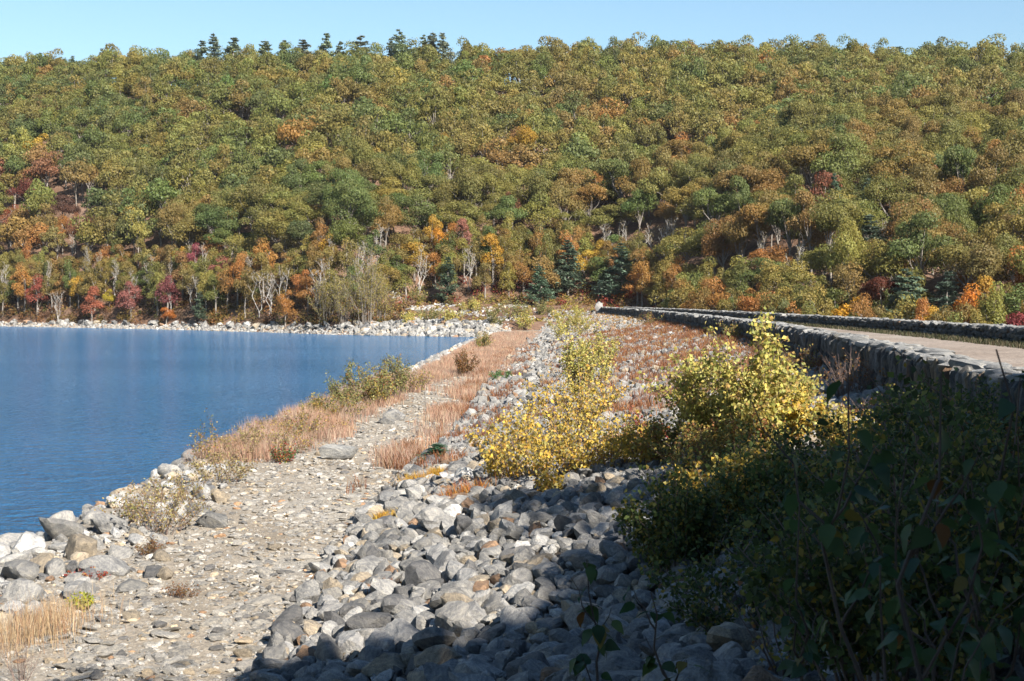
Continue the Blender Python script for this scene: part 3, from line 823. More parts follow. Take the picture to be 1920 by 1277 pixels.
for px, py, w, h, lab in [(1065, 500, 1.25, 1.0, 'tall bluish pine left of the pair at the end of the dam'), (1165, 505, 1.35, .95, 'broad bluish pine right of the pair at the end of the dam'),
                          (840, 525, .85, .8, 'small dark conical pine beside the white birch at the cove'), (1010, 535, .9, .7, 'low bushy pine at the foot of the hill behind the dam end'),
                          (1700, 572, 1.4, .95, 'large blue-green pine above the roadside wall'), (1775, 570, 1.15, .85, 'second blue-green pine beside the orange tree by the wall'),
                          (1630, 470, 1.4, 1.0, 'rounded blue-green pine on the slope above the golden tree'), (1563, 392, .8, 1.1, 'slim conical pine between orange trees'),
                          (1625, 400, .75, 1.1, 'second slim conical pine right of the first between orange trees'), (375, 580, .6, .6, 'small green pine behind the low orange tree on the far shore'),
                          (1825, 160, 1.3, .8, 'dark flat-topped pine high on the hill above the wall')]:
    S(0, 'pine_tree', PINES, px, py, 6.5 * h, w, h, 'bluish green', 'pine', lab)
RIDGE = [(18, 94), (62, 92), (80, 94), (140, 84), (195, 82), (255, 80), (320, 80), (382, 80), (404, 76), (440, 72), (500, 68), (535, 72), (570, 70), (613, 70), (640, 72), (678, 66), (735, 74), (750, 78), (770, 70), (795, 74), (812, 74), (832, 76), (1190, 74), (1680, 78)]
for i, (px, py) in enumerate(RIDGE):
    y = float(D1(px)) + rng.uniform(0, 10); x = (px - 960) / F * y; taken.append((x, y, 3.0))
    big = px in (440, 570, 678); wd = 2.1 if big else rng.uniform(1.1, 1.8)
    plant(0, 'pine_tree', PINES, x, y, wd, (1.45 if 360 < px < 850 else 1.05) * rng.uniform(.86, 1.14), 'bluish green', 'pine',
          col=(.25, .29, .19), label=f"{'broad' if big else 'slender'} dark pine standing up along the skyline", group='pines along the skyline')
for i, (px, py, h, lab) in enumerate([(1252, 455, 1.05, 'tallest white bare birch clump at the end of the dam'), (1228, 450, .95, 'bare birch beside the tallest white clump'), (1205, 440, .9, 'thin bare birch left of the white clump'),
                        (1060, 410, .8, 'white bare birch above the bluish pine pair'), (1130, 455, .85, 'bare birch rising between the two bluish pines'), (1165, 445, .8, 'second bare birch behind the broad bluish pine'),
                        (880, 505, .9, 'white birch with forked trunk behind the cove'), (785, 500, 1.0, 'leaning pale birch above the cove rise'), (600, 530, 1.05, 'pale many-stemmed birch on the far shore by the willows'),
                        (710, 465, .9, 'fan-shaped bare birch above the willows'), (487, 550, .9, 'single straight white birch stem on the far shore'), (508, 545, 1.0, 'tall thin white birch stem on the far shore'),
                        (110, 565, .8, 'thin pale birch stem near the frame edge on the far shore'), (1540, 455, .6, 'small bare grey birch among the orange trees'), (1685, 470, .6, 'bare birch above the large blue-green pine')]):
    S(0, 'birch_tree', BIRCH, px, py, 6 * h, h, h, 'tan', 'birch', lab)
for i in range(46):
    shore = i < 20
    px = rng.uniform(0, 740) if shore else rng.uniform(20, 1750); t = rng.uniform(2, 14) if shore else rng.uniform(10, 95)
    y = float(D0(px)) + float(GW(px)) + t; x = (px - 960) / F * y
    taken.append((x, y, 1.2 if shore else 2.6)); plant(0, 'birch_tree', BIRCH, x, y, rng.uniform(.5, .8), rng.uniform(.75, 1.1), 'tan', 'birch', noun='pale birch')
# the rest of the forest, scattered over the slope
cand = []
PXR = (-70, 1990)
tries = 0; pts = list(taken)
gx = np.array([p[0] for p in pts]); gy = np.array([p[1] for p in pts]); gr = np.array([p[2] for p in pts])
forest = []
while tries < 42000:
    tries += 1
    px = rng.uniform(*PXR); d0, gw, d1 = float(D0(px)), float(GW(px)), float(D1(px))
    y = rng.uniform(d0 + gw + 1, d1 + 14); x = (px - 960) / F * y; t = y - d0 - gw
    front = t < 22
    r = rng.uniform(1.5, 2.5) if front else rng.uniform(2.6, 4.4)
    if lumps(x, y, .055) + .55 * lumps(x + 40, y, .12) > .66 and not front and t < 130: continue     # clearings
    if np.any((gx - x) ** 2 + (gy - y) ** 2 < ((gr + r) * .76) ** 2): continue
    gx = np.append(gx, x); gy = np.append(gy, y); gr = np.append(gr, r)
    forest.append((x, y, r, front, px, t))
def pick_colour(px, py, front):
    if front or py > 505:
        w = {'orange': .12, 'bronze': .2, 'golden yellow': .06, 'yellow-green': .22, 'olive green': .2, 'brown orange': .11, 'pink': .012, 'mid green': .1}
    elif px < 180 and 320 < py < 520: w = {'rust red': .18, 'orange': .2, 'bronze': .25, 'brown orange': .17, 'yellow-green': .1, 'olive green': .1}
    elif px > 1250 and py > 300: w = {'orange': .07, 'bronze': .2, 'brown orange': .12, 'olive green': .28, 'yellow-green': .13, 'mid green': .17, 'rust red': .03}
    elif px > 900: w = {'olive green': .42, 'bronze': .21, 'yellow-green': .14, 'mid green': .17, 'brown orange': .075, 'rust red': .01, 'orange': .005}
    else: w = {'olive green': .46, 'mid green': .28, 'yellow-green': .16, 'bronze': .06, 'brown orange': .015, 'dark green': .025}
    ks = list(w); p = np.array([w[k] for k in ks]); return ks[rng.choice(len(ks), p=p / p.sum())]
forest.sort(key=lambda f: f[1])
mass = []; n_oak = n_map = 0
for x, y, r, front, px, t in forest:
    zz = float(ground(x, y)); hc = 7 if front else 9
    q = proj(np.array([x, y, zz + hc])); c = pick_colour(q[0], q[1], front)
    if front or (c in ('orange', 'golden yellow', 'pink', 'rust red') and rng.random() < .6):
        if front:
            sxy, sz = r / 2.2, rng.uniform(.7, 1.15)
        else: sxy, sz = r / 3.4, rng.uniform(1.0, 1.25)
        n_map += 1
        if n_map <= 300: plant(0, 'maple_tree', MAPLES, x, y, sxy, sz, c, 'tree', noun='slender tree', z=zz)
    else:
        n_oak += 1; sxy, sz = r / 3.75 * rng.uniform(.95, 1.15), rng.uniform(.72, 1.3)
        if n_oak <= 300: plant(0, 'oak_tree', OAKS, x, y, sxy, sz, c, 'tree', noun='broad tree', z=zz)
        else: mass.append((x, y, zz, sxy, sz, c))
# beyond the 300 nearest: one mass of upper-slope crowns
FAR = [crown_tree(120 + s, 13, 5.2, .42, 13, 190, .27, .66) for s in range(4)]
def mesh_arrays(me):
    V = np.empty(len(me.vertices) * 3, np.float32); me.vertices.foreach_get('co', V)
    Fc = np.empty(len(me.loops), np.int32); me.loops.foreach_get('vertex_index', Fc)
    T = np.ones((len(me.vertices), 4), np.float32)
    if 'tint' in me.color_attributes: me.color_attributes['tint'].data.foreach_get('color', T.ravel())
    if 'tint' in me.color_attributes:
        b = np.empty(len(me.vertices) * 4, np.float32); me.color_attributes['tint'].data.foreach_get('color', b); T = b.reshape(-1, 4)
    return V.reshape(-1, 3), Fc.reshape(-1, 4), T[:, :3]
FARA = [(mesh_arrays(c), mesh_arrays(t)) for t, c in FAR]
if mass:
    pc, ptk = [], []
    for x, y, zz, sxy, sz, c in mass:
        (V, Fc, T), (V2, F2, T2) = FARA[int(rng.integers(4))]
        a = rng.uniform(0, 6.28); ca, sa = math.cos(a), math.sin(a); Rm = np.array([[ca, sa, 0], [-sa, ca, 0], [0, 0, 1]])
        col = np.array(PAL[c]) * rng.uniform(.88, 1.14) * (1 + rng.normal(0, .05, 3))
        pc.append(((V @ Rm) * [sxy, sxy, sz] + [x, y, zz], Fc, T * col)); ptk.append(((V2 @ Rm) * [sxy, sxy, sz] + [x, y, zz], F2, T2))
    fm = obj('forest', mesh_np('forest', *join(pc)), M_LEAF, kind='stuff', label='olive and bronze tree crowns massed on the uppermost slope', category='forest')
    V, Fc, T = join(ptk); obj('trunks', mesh_np('trunks', V, Fc, smooth=True), M_BARK, fm, kind='stuff')
print('trees', NTREE, 'mass', len(mass))

# undergrowth along the far shore and forest edge
def bush_mass(n, pa, pb, fa, fb, hmin, hmax, cols, per=60, ls=.2):
    Ps, Ns, Ss, Ts = [], [], [], []
    for i in range(n):
        px = rng.uniform(pa, pb); t = rng.uniform(fa(px), fb(px)); y = float(D0(px)) + t; x = (px - 960) / F * y
        z = float(ground(x, y)); h = rng.uniform(hmin, hmax); d = nrm(rng.normal(0, 1, (per, 3))); d[:, 2] = np.abs(d[:, 2])
        w = h * rng.uniform(.5, .9)
        Ps.append(np.array([x, y, z]) + d * np.array([w, w, h]) * rng.uniform(.4, 1.05, (per, 1))); Ns.append(nrm(d + rng.normal(0, .7, (per, 3)))); Ss.append(rng.uniform(.6, 1.3, per) * ls)
        c = np.array(cols[int(rng.integers(len(cols)))]); Ts.append(c * rng.uniform(.7, 1.3, (per, 1)))
    P, Nn, S_, T = (np.concatenate(a) for a in (Ps, Ns, Ss, Ts)); V, Fc = leaf_quads(P, Nn, S_, rng)
    return V, Fc, np.repeat(T, 4, axis=0)
UC = [(.2, .13, .04), (.26, .12, .035), (.14, .13, .04), (.18, .09, .045), (.30, .2, .05), (.12, .08, .05)]
m1 = bush_mass(620, -60, 760, lambda p: 5.8, lambda p: float(GW(p)) + 16, .8, 3.2, UC, 80, .2)
m2 = bush_mass(520, 740, 1330, lambda p: float(GW(p)) - 8, lambda p: float(GW(p)) + 28, .8, 3.2, UC + [(.32, .25, .05), (.3, .06, .04)])
m3 = bush_mass(260, 1200, 1960, lambda p: 0, lambda p: 40, 1, 3, UC)
obj('undergrowth', mesh_np('undergrowth', *join([m1, m2, m3])), M_LEAF, kind='stuff', label='brown and yellow undergrowth along the forest edge', category='undergrowth')
V, Fc, T = bush_mass(500, 720, 1200, lambda p: 7, lambda p: float(GW(p)), .25, .7, [(.34, .22, .1), (.3, .17, .09), (.3, .24, .08), (.36, .26, .06)], 50, .16)
obj('meadow', mesh_np('meadow', V, Fc, T), M_GRASS, kind='stuff', label='dry straw and gold grass on the rise behind the cove', category='grass')

# ------------------------------------------------------------------ shrubs
YEL = [((.78, .52, .08), 4), ((.66, .46, .09), 3), ((.56, .46, .14), 3), ((.62, .34, .07), 2), ((.36, .32, .09), 2), ((.4, .26, .1), 1)]
YGR = [((.46, .44, .11), 3), ((.34, .35, .09), 3), ((.66, .54, .13), 4), ((.75, .63, .22), 2), ((.52, .34, .11), 2)]
STRAW = [((.42, .30, .17), 3), ((.36, .23, .11), 2), ((.46, .38, .15), 3), ((.28, .21, .1), 2), ((.3, .27, .09), 1)]
GRN = [((.2, .22, .075), 3), ((.27, .26, .09), 3), ((.36, .31, .12), 3), ((.34, .2, .08), 1)]
MIXD = [((.48, .33, .08), 3), ((.25, .25, .07), 2), ((.34, .15, .06), 2), ((.2, .2, .07), 2), ((.45, .34, .08), 2)]
RUS = [((.24, .10, .04), 3), ((.3, .15, .05), 2), ((.17, .12, .04), 2)]
REDS = [((.35, .05, .04), 3), ((.42, .13, .05), 2), ((.5, .3, .06), 1)]
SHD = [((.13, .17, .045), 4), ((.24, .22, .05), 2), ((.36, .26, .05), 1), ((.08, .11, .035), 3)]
SPR = [((.10, .19, .07), 3), ((.15, .24, .08), 2)]
def shrub(name, label, cat, px, py, hpx, wpx, ns, nl, leaf, pal, at=None, sub=5, low=.12, group=None, stem=None, upright=.5, leafmat=None):
    X, Y, Z = hit(px, py) if at is None else (at[0], at[1], float(ground(at[0], at[1])))
    s = Y / F; H, W = hpx * s, wpx * s / 2 * 1.25; nl = int(nl * 3.2); leaf = leaf * .72
    if at is not None: H, W = hpx, wpx / 2
    root = empty(name, (X, Y, Z - .03), label=label, category=cat, group=group)
    parts, segs = [], []
    for i in range(ns):
        a = rng.uniform(0, 6.28); f = math.sqrt(rng.uniform(0, 1)); h = H * (1 - .45 * f ** 2) * rng.uniform(.72, 1.02)
        b0 = np.array([math.cos(a) * W * f * .35, math.sin(a) * W * f * .35, -.05]); b0[2] = float(ground(X + b0[0], Y + b0[1])) - Z - .02
        e = np.array([math.cos(a) * W * f, math.sin(a) * W * f, h])
        t = np.linspace(0, 1, 6)[:, None]; P = b0 + (e - b0) * np.concatenate([t ** (1 + upright), t ** (1 + upright), t], 1) + rng.normal(0, .025, (6, 3)) * H * t
        r0 = max(.006, H * (.008 if H < 4 else .0045)); parts.append((*tube(P, np.linspace(r0, r0 * .25, 6), 4), 1.0)); segs.append((P[1:], 1.0))
        for k in range(sub):
            fi = rng.uniform(.25, .95) * 5; j = min(int(fi), 4); b = P[j] + (P[j + 1] - P[j]) * (fi - j)
            a2 = rng.uniform(0, 6.28); L = H * rng.uniform(.10, .26)
            Q = np.array([b, b + np.array([math.cos(a2) * .55, math.sin(a2) * .55, .35]) * L * .5, b + np.array([math.cos(a2) * .8, math.sin(a2) * .8, .75]) * L])
            parts.append((*tube(Q, [r0 * .45, r0 * .3, r0 * .15], 3), 1.0)); segs.append((Q, .8))
    V, Fc, T = join(parts); obj('stems', mesh_np('stems', V, Fc, smooth=True), stem or M_TWIG, root, kind='stuff')
    if nl:
        sl = np.array([len(q[0]) * q[1] for q in segs]); ii = rng.choice(len(segs), nl, p=sl / sl.sum()); P = np.empty((nl, 3))
        for q in range(nl):
            sg = segs[ii[q]][0]; u = (low + (1 - low) * rng.random()) * (len(sg) - 1); j = min(int(u), len(sg) - 2); P[q] = sg[j] + (sg[j + 1] - sg[j]) * (u - j)
        L = leaf * rng.uniform(.6, 1.25, nl); P += rng.normal(0, 1, (nl, 3)) * leaf * .8
        d = nrm(rng.normal(0, 1, (nl, 3)) + np.array([0, 0, -.35])); sd_ = nrm(np.cross(d, rng.normal(0, 1, (nl, 3)))); nn = np.cross(d, sd_)
        Lc = L[:, None]; m = P + d * Lc * .42
        V = np.stack([P, m + sd_ * Lc * .36 + nn * Lc * .12, P + d * Lc, m - sd_ * Lc * .36 + nn * Lc * .12], 1).reshape(-1, 3)
        q = np.arange(nl)[:, None] * 4; Fc = np.concatenate([q + [[0, 1, 2]], q + [[0, 2, 3]]])
        pc = np.array([p[0] for p in pal]); pw = np.array([p[1] for p in pal], float)
        T = pc[rng.choice(len(pal), nl, p=pw / pw.sum())] * rng.uniform(.75, 1.2, (nl, 1))
        obj('leaves', mesh_np('leaves', V, Fc, np.repeat(T, 4, axis=0)), leafmat or M_LEAF, root, kind='stuff')
    return root
LF = .13
for a in [
    # yellow saplings on the slope
    ('sapling', 'wide bright yellow poplar sapling on the riprap slope above the shade line', 'shrub', 985, 900, 150, 200, 17, 560, LF, YEL),
    ('sapling', 'lower yellow sapling spreading over the rocks beside the dark shade', 'shrub', 1140, 885, 130, 200, 16, 430, LF, YEL),
    ('sapling', 'sparse yellow sapling with a tall thin leader behind the wide yellow one', 'shrub', 1080, 850, 185, 190, 14, 520, LF, YEL),
    ('sapling', 'yellow sapling in the middle of the yellow thicket', 'shrub', 1050, 900, 110, 180, 15, 300, LF, YEL),
    ('sapling', 'yellow sapling at the back left of the yellow thicket', 'shrub', 965, 865, 100, 130, 13, 230, LF, YEL),
    ('sapling', 'orange-yellow sapling at the right of the yellow thicket', 'shrub', 1175, 870, 100, 160, 14, 270, LF, YEL + MIXD),
    ('sapling', 'loose yellow sapling at the top of the yellow thicket', 'shrub', 1030, 830, 110, 160, 12, 230, LF, YEL),
    ('shrub', 'sunlit tan and orange bush under the pale poplar', 'shrub', 1370, 845, 150, 170, 20, 700, .11, MIXD + STRAW),
    ('sapling', 'pale yellow-green bush right of the tallest poplar', 'shrub', 1480, 825, 165, 140, 16, 800, .12, YGR),
    ('sapling', 'thin yellow sapling higher up among the stones', 'shrub', 1090, 800, 120, 150, 10, 300, LF, YEL),
    ('sapling', 'loose pale yellow sapling beside the red shrub', 'shrub', 1210, 880, 110, 110, 10, 320, LF, YEL),
    ('shrub', 'orange tan brush at the foot of the tall poplars', 'shrub', 1330, 900, 110, 190, 24, 800, .09, MIXD),
    ('sapling', 'small yellow sprig at the lower edge of the yellow saplings', 'shrub', 1020, 930, 55, 75, 7, 170, LF, YEL),
    ('sapling', 'yellow sprig leaning over rusty grass by the slope toe', 'shrub', 935, 905, 75, 70, 7, 200, LF, YEL),
    ('sapling', 'tall yellow-green sapling standing midway up the slope', 'shrub', 1085, 760, 150, 110, 10, 900, .15, YGR),
    ('sapling', 'yellow-green sapling right behind the midway one', 'shrub', 1120, 700, 100, 80, 9, 700, .16, YGR),
    ('sapling', 'green bushy willow at the far end of the slope', 'shrub', 1062, 640, 75, 80, 12, 900, .2, YGR),
    ('sapling', 'pale green willow behind the bushy one near the standing stone', 'shrub', 1075, 620, 52, 60, 10, 700, .2, YGR),
    # big right-hand poplar group
    ('sapling', 'tall sunlit yellow-green poplar sapling against the parapet wall', 'shrub', 1410, 870, 285, 150, 17, 2000, .135, YGR),
    ('sapling', 'sunlit poplar sapling with pale leaves left of the tallest one', 'shrub', 1320, 870, 245, 140, 16, 1600, .135, YGR),
    ('sapling', 'bushy yellow sapling below the tall poplars', 'shrub', 1460, 850, 180, 150, 14, 1400, .13, YEL + YGR),
    ('shrub', 'tangled orange-brown shrub filling in below the tall poplars', 'shrub', 1390, 880, 130, 200, 22, 1300, .1, MIXD),
    ('shrub', 'red-leaved shrub beside the yellow saplings on the slope', 'shrub', 1200, 850, 90, 80, 10, 360, .11, REDS),
    ('shrub', 'rust brown shrub between the red one and the tall poplars', 'shrub', 1245, 880, 120, 90, 12, 600, .11, MIXD),
    # shaded mass
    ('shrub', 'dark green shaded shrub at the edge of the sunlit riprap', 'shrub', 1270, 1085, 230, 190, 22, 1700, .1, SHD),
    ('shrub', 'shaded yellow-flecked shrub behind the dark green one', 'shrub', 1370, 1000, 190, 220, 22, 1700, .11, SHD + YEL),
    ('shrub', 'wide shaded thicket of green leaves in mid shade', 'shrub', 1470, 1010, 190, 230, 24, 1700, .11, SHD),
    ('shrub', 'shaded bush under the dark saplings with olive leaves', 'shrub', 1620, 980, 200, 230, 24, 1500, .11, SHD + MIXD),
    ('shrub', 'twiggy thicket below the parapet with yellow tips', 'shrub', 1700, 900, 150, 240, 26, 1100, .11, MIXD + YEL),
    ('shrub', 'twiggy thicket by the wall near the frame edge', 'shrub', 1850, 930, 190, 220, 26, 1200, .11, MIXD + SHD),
    ('shrub', 'bright yellow-green bush catching sun below the pale slab', 'shrub', 1590, 850, 110, 130, 14, 700, .11, YGR + YEL),
    # brown vines on the wall
    ('vine', 'bare reddish brown vine tangle climbing the parapet wall', 'vine', 1590, 745, 95, 120, 34, 60, .1, RUS),
    ('vine', 'bare brown twigs hanging over the parapet near the poplars', 'vine', 1690, 740, 70, 110, 30, 30, .1, RUS),
    ('vine', 'dead brown vine mat on the parapet between the two twig tangles', 'vine', 1640, 735, 70, 130, 34, 60, .09, RUS),
    ('vine', 'brown bramble on the parapet behind the tall poplar', 'vine', 1500, 700, 60, 110, 30, 160, .1, RUS + MIXD),
    ('vine', 'rusty bramble along the middle of the parapet', 'vine', 1440, 670, 45, 90, 26, 160, .1, RUS),
    ('vine', 'leafless bramble at the wall foot behind the dark saplings', 'vine', 1640, 790, 60, 140, 30, 40, .1, RUS),
    ('vine', 'leafy bramble draped on the far stretch of the parapet', 'vine', 1370, 640, 40, 90, 22, 260, .14, MIXD),
    ('vine', 'brown bramble by the break in the far parapet', 'vine', 1225, 610, 30, 60, 16, 180, .2, RUS + MIXD),
    # shoreline
    ('shrub', 'twiggy shoreline bush with thin yellow leaves among the big boulders', 'shrub', 300, 1000, 115, 170, 22, 330, .085, STRAW),
    ('shrub', 'yellow-green bush leaning over the water beside the white-faced boulder', 'shrub', 330, 960, 95, 120, 16, 330, .085, STRAW),
    ('shrub', 'brown and yellow bush above the row of pale slabs', 'shrub', 420, 910, 75, 130, 18, 380, .09, STRAW),
    ('shrub', 'wispy yellow bush at the water behind the tan grass', 'shrub', 470, 860, 75, 150, 18, 420, .1, STRAW),
    ('shrub', 'thin tall twig shrub reaching over the water', 'shrub', 390, 880, 110, 90, 8, 120, .1, MIXD),
    ('shrub', 'small bright green shrub with red leaves at the grass edge', 'shrub', 530, 868, 42, 50, 12, 260, .1, SPR + REDS),
    ('shrub', 'tall green willow shrub on the shoreline', 'shrub', 655, 770, 100, 70, 14, 620, .15, GRN),
    ('shrub', 'bushy green and rust shoreline shrub beside the tall willow', 'shrub', 700, 760, 85, 100, 18, 800, .15, GRN + MIXD),
    ('shrub', 'tallest green shoreline shrub with a spire at its far end', 'shrub', 738, 750, 100, 70, 14, 640, .15, GRN),
    ('shrub', 'low mixed shrub at the water in front of the willows', 'shrub', 600, 790, 50, 90, 14, 420, .14, MIXD),
    ('shrub', 'long low strip of straw brush behind the twig shrub', 'shrub', 500, 850, 55, 190, 30, 420, .1, MIXD + [((.4, .28, .18), 5)]),
    ('shrub', 'pinkish brush leaning over the water before the willows', 'shrub', 560, 820, 60, 170, 30, 420, .11, MIXD + [((.4, .28, .18), 5)]),
    ('shrub', 'brownish brush between the low mixed shrub and the tall willow', 'shrub', 630, 785, 62, 120, 26, 420, .13, MIXD + GRN),
    ('shrub', 'straw brush at the far end of the shoreline shrubs', 'shrub', 775, 735, 50, 80, 22, 300, .14, MIXD + [((.4, .28, .18), 5)]),
    ('shrub', 'thin brown brush over the boulders above the tan stones', 'shrub', 250, 985, 85, 120, 26, 200, .08, MIXD),
    ('shrub', 'round rust brown bush at the bend of the bench', 'shrub', 872, 705, 48, 62, 16, 620, .15, RUS),
    ('shrub', 'small bright green shrub at the toe near the white boulder', 'shrub', 940, 716, 22, 42, 12, 330, .15, SPR),
    ('shrub', 'little rusty heath bush on the gravel', 'shrub', 340, 1120, 34, 70, 30, 120, .05, RUS),
    ('shrub', 'reddish heath bush beside the egg-shaped boulder', 'shrub', 280, 1040, 34, 60, 26, 160, .06, RUS),
    ('shrub', 'dark red heath patch under the dome-shaped boulder', 'shrub', 165, 1085, 20, 75, 26, 260, .06, REDS),
    ('shrub', 'lime green and yellow tuft in front of the veined boulder', 'shrub', 150, 1145, 38, 45, 18, 160, .09, [((.35, .38, .05), 3), ((.5, .4, .05), 2)]),
    ('shrub', 'yellowish shrub on the far bench before the cove', 'shrub', 905, 655, 34, 50, 12, 420, .2, GRN + MIXD),
]:
    shrub(*a)
# bushes on the rise behind the cove
for i, (px, py, h, w, pal, lab) in enumerate([(800, 603, 30, 55, GRN, 'grey-green bush above the middle of the revetment'), (770, 606, 24, 50, YGR, 'olive bush near the willow end of the revetment'), (845, 606, 30, 60, YGR, 'yellow-green bush right of the grey-green one'),
        (925, 612, 42, 50, GRN, 'tall green bush where the revetment meets the bench'), (960, 600, 44, 60, GRN, 'large round green bush behind the end of the bench'), (985, 618, 38, 50, YGR, 'yellow-green bush at the very end of the bench'), (1015, 590, 28, 46, GRN, 'small green bush beside the gravel turn of the road'),
        (880, 585, 30, 44, YGR, 'bush high on the rise below the forked birch'), (780, 568, 28, 50, GRN, 'bush on the rise below the leaning birch'), (730, 590, 24, 40, RUS, 'reddish bush beside the willows'), (1180, 560, 24, 40, REDS, 'scarlet bush behind the standing stone'), (1160, 565, 20, 40, [((.6, .25, .03), 1), ((.5, .35, .04), 1)], 'orange bush right of the standing stone')]):
    shrub('bush', lab, 'bush', px, py, h, w, 12, 330, .38, pal)
# feathery willows on the spit left of the cove
for px, py, h, w, lab in [(690, 610, 165, 75, 'tall feathery yellow willow on the point left of the cove'), (650, 610, 130, 70, 'feathery tan willow beside the tall one'), (715, 605, 110, 60, 'fan-shaped pale willow next to the revetment'), (610, 608, 120, 60, 'thin-leaved straw willow on the far shore')]:
    shrub('willow', lab, 'willow', px, py, h, w, 16, 900, .34, [((.36, .29, .07), 3), ((.3, .2, .08), 2), ((.42, .36, .1), 2)], stem=M_BARK, sub=7)
# small pine seedling at the toe
X, Y, Z = hit(820, 868)
rt = empty('pine_seedling', (X, Y, Z), label='little blue-green pine seedling at the toe of the slope', category='pine')
rt.scale = (.2, .2, 38 * Y / F / 13); obj('trunk', PINES[0][0], M_BARK, rt); c_ = obj('crown', PINES[0][1], M_NEEDLE, rt); c_.color = (.09, .19, .10, 1)

# ------------------------------------------------------------------ grasses
def blades(x, y, h, w, cols, lean=.18):
    n = len(x); z = ground(x, y); a = rng.uniform(0, 6.28, n); dx, dy = np.cos(a) * w, np.sin(a) * w
    lx, ly = rng.normal(0, lean, n) * h, rng.normal(0, lean, n) * h
    b1 = np.stack([x - dx, y - dy, z - .02], -1); b2 = np.stack([x + dx, y + dy, z - .02], -1); m1 = np.stack([x + lx * .4 + dx * .8, y + ly * .4 + dy * .8, z + h * .6], -1); tp = np.stack([x + lx, y + ly, z + h], -1)
    m0 = np.stack([x + lx * .4 - dx * .8, y + ly * .4 - dy * .8, z + h * .6], -1)
    V = np.stack([b1, b2, m1, m0, tp], 1).reshape(-1, 3); q = np.arange(n)[:, None] * 5
    Fc = np.concatenate([q + [[0, 1, 2]], q + [[0, 2, 3]], q + [[3, 2, 4]]])
    T = np.repeat(np.array(cols)[rng.integers(0, len(cols), n)] * rng.uniform(.75, 1.25, (n, 1)), 5, axis=0)
    return V, Fc, T
PINKT = [(.45, .28, .19), (.42, .24, .165), (.5, .35, .25), (.36, .2, .14), (.46, .36, .24)]
# tan-pink grass on the bench
y = 43 + 190 * rng.uniform(0, 1, 190000) ** 1.55; u = rng.uniform(0, 1, len(y)); x = XO(y) + np.where(y < 95, -.2, .9) + (XT(y) - XO(y) - .4) * u
den = .45 + 1.0 * lumps(x * .6, y * .3, 1) + .7 * lumps(x + 9, y * .7, 1.5) + .35 * sstep(47, 60, y) + 1.2 * sstep(.55, .1, u) * sstep(44, 50, y) * sstep(100, 85, y) - 1.5 * np.exp(-((u - .66) / .17) ** 2) * sstep(115, 70, y) - 3 * sstep(47, 43.5, y + 3 * (u - .4))
k = rng.uniform(0, 1, len(y)) < den; x, y = x[k], y[k]
G1 = blades(x, y, rng.uniform(.2, .75, len(x)) * (.75 + .35 * np.clip(lumps(x, y * .5, .8), -1, 1)) * (1 + .45 * sstep(4, 1, x - XO(y)) * sstep(105, 90, y)), .004 + .00007 * y, PINKT, .26)
tw = (1 + .28 * lumps(x * .8, y * .4, 1))[:, None] * (1 + np.array([.10, 0, -.12]) * lumps(x * .5 + 4, y * .3, 1.3)[:, None]); G1 = (G1[0], G1[1], G1[2] * np.repeat(tw, 5, axis=0))
obj('dry_grass', mesh_np('dry_grass', *G1), M_GRASS, kind='stuff', label='tall pinkish tan dry grass growing over the bench', category='grass')
X0, Y0, _ = hit(50, 1225); n = 1700; x = X0 - .25 + rng.normal(0, .36, n); y = Y0 + rng.normal(0, .8, n) + 1.3
G2 = blades(x, y, rng.uniform(.15, .55, n), .003, [(.5, .36, .2), (.42, .27, .15), (.55, .42, .26), (.38, .22, .13)], .2)
obj('straw_grass', mesh_np('straw_grass', *G2), M_GRASS, kind='stuff', label='orange tan straw grass by the pale boulders at the frame edge', category='grass')
# rust ground cover at the toe and in drifts up the slope
RU = [(.29, .105, .04), (.23, .08, .035), (.37, .165, .055), (.28, .17, .10), (.18, .07, .04)]
y = 33 + 120 * rng.uniform(0, 1, 150000) ** 1.4; u = rng.uniform(-.12, .98, len(y)); x = XT(y) + (XW(y) - XT(y)) * u
drift = lumps(x * .6, y * .3, 1.0) + .7 * lumps(x * 1.1 + 3, y * .7, 1.1)
den = np.where(u < .12, 1.1 * (drift > .15) * sstep(36, 44, y), (drift > .45) * .8 * sstep(40, 55, y) * (u > .2) + .8 * (drift > -.02) * (u > .42) * sstep(40, 52, y))
k = rng.uniform(0, 1, len(y)) < den; x, y = x[k], y[k]
G3 = blades(x, y, rng.uniform(.2, .55, len(x)), .006 + .0001 * y, RU, .35)
y = 75 + 200 * rng.uniform(0, 1, 50000) ** 1.2; u = rng.uniform(.2, 1, len(y)); x = XT(y) + (XW(y) - XT(y)) * u
k = rng.uniform(0, 1, len(y)) < .05 + .9 * lumps(x * .5, y * .3, 1) + .4 * (u - .3); x, y = x[k], y[k]
G4 = blades(x, y, rng.uniform(.15, .42, len(x)), .01 + .00014 * y, [(.45, .24, .05), (.38, .2, .07), (.42, .3, .1), (.34, .14, .05)], .35)
obj('rust_ground_cover', mesh_np('rust_ground_cover', *join([G3, G4])), M_GRASS, kind='stuff', label='rust red and orange low growth between the slope stones', category='ground cover')
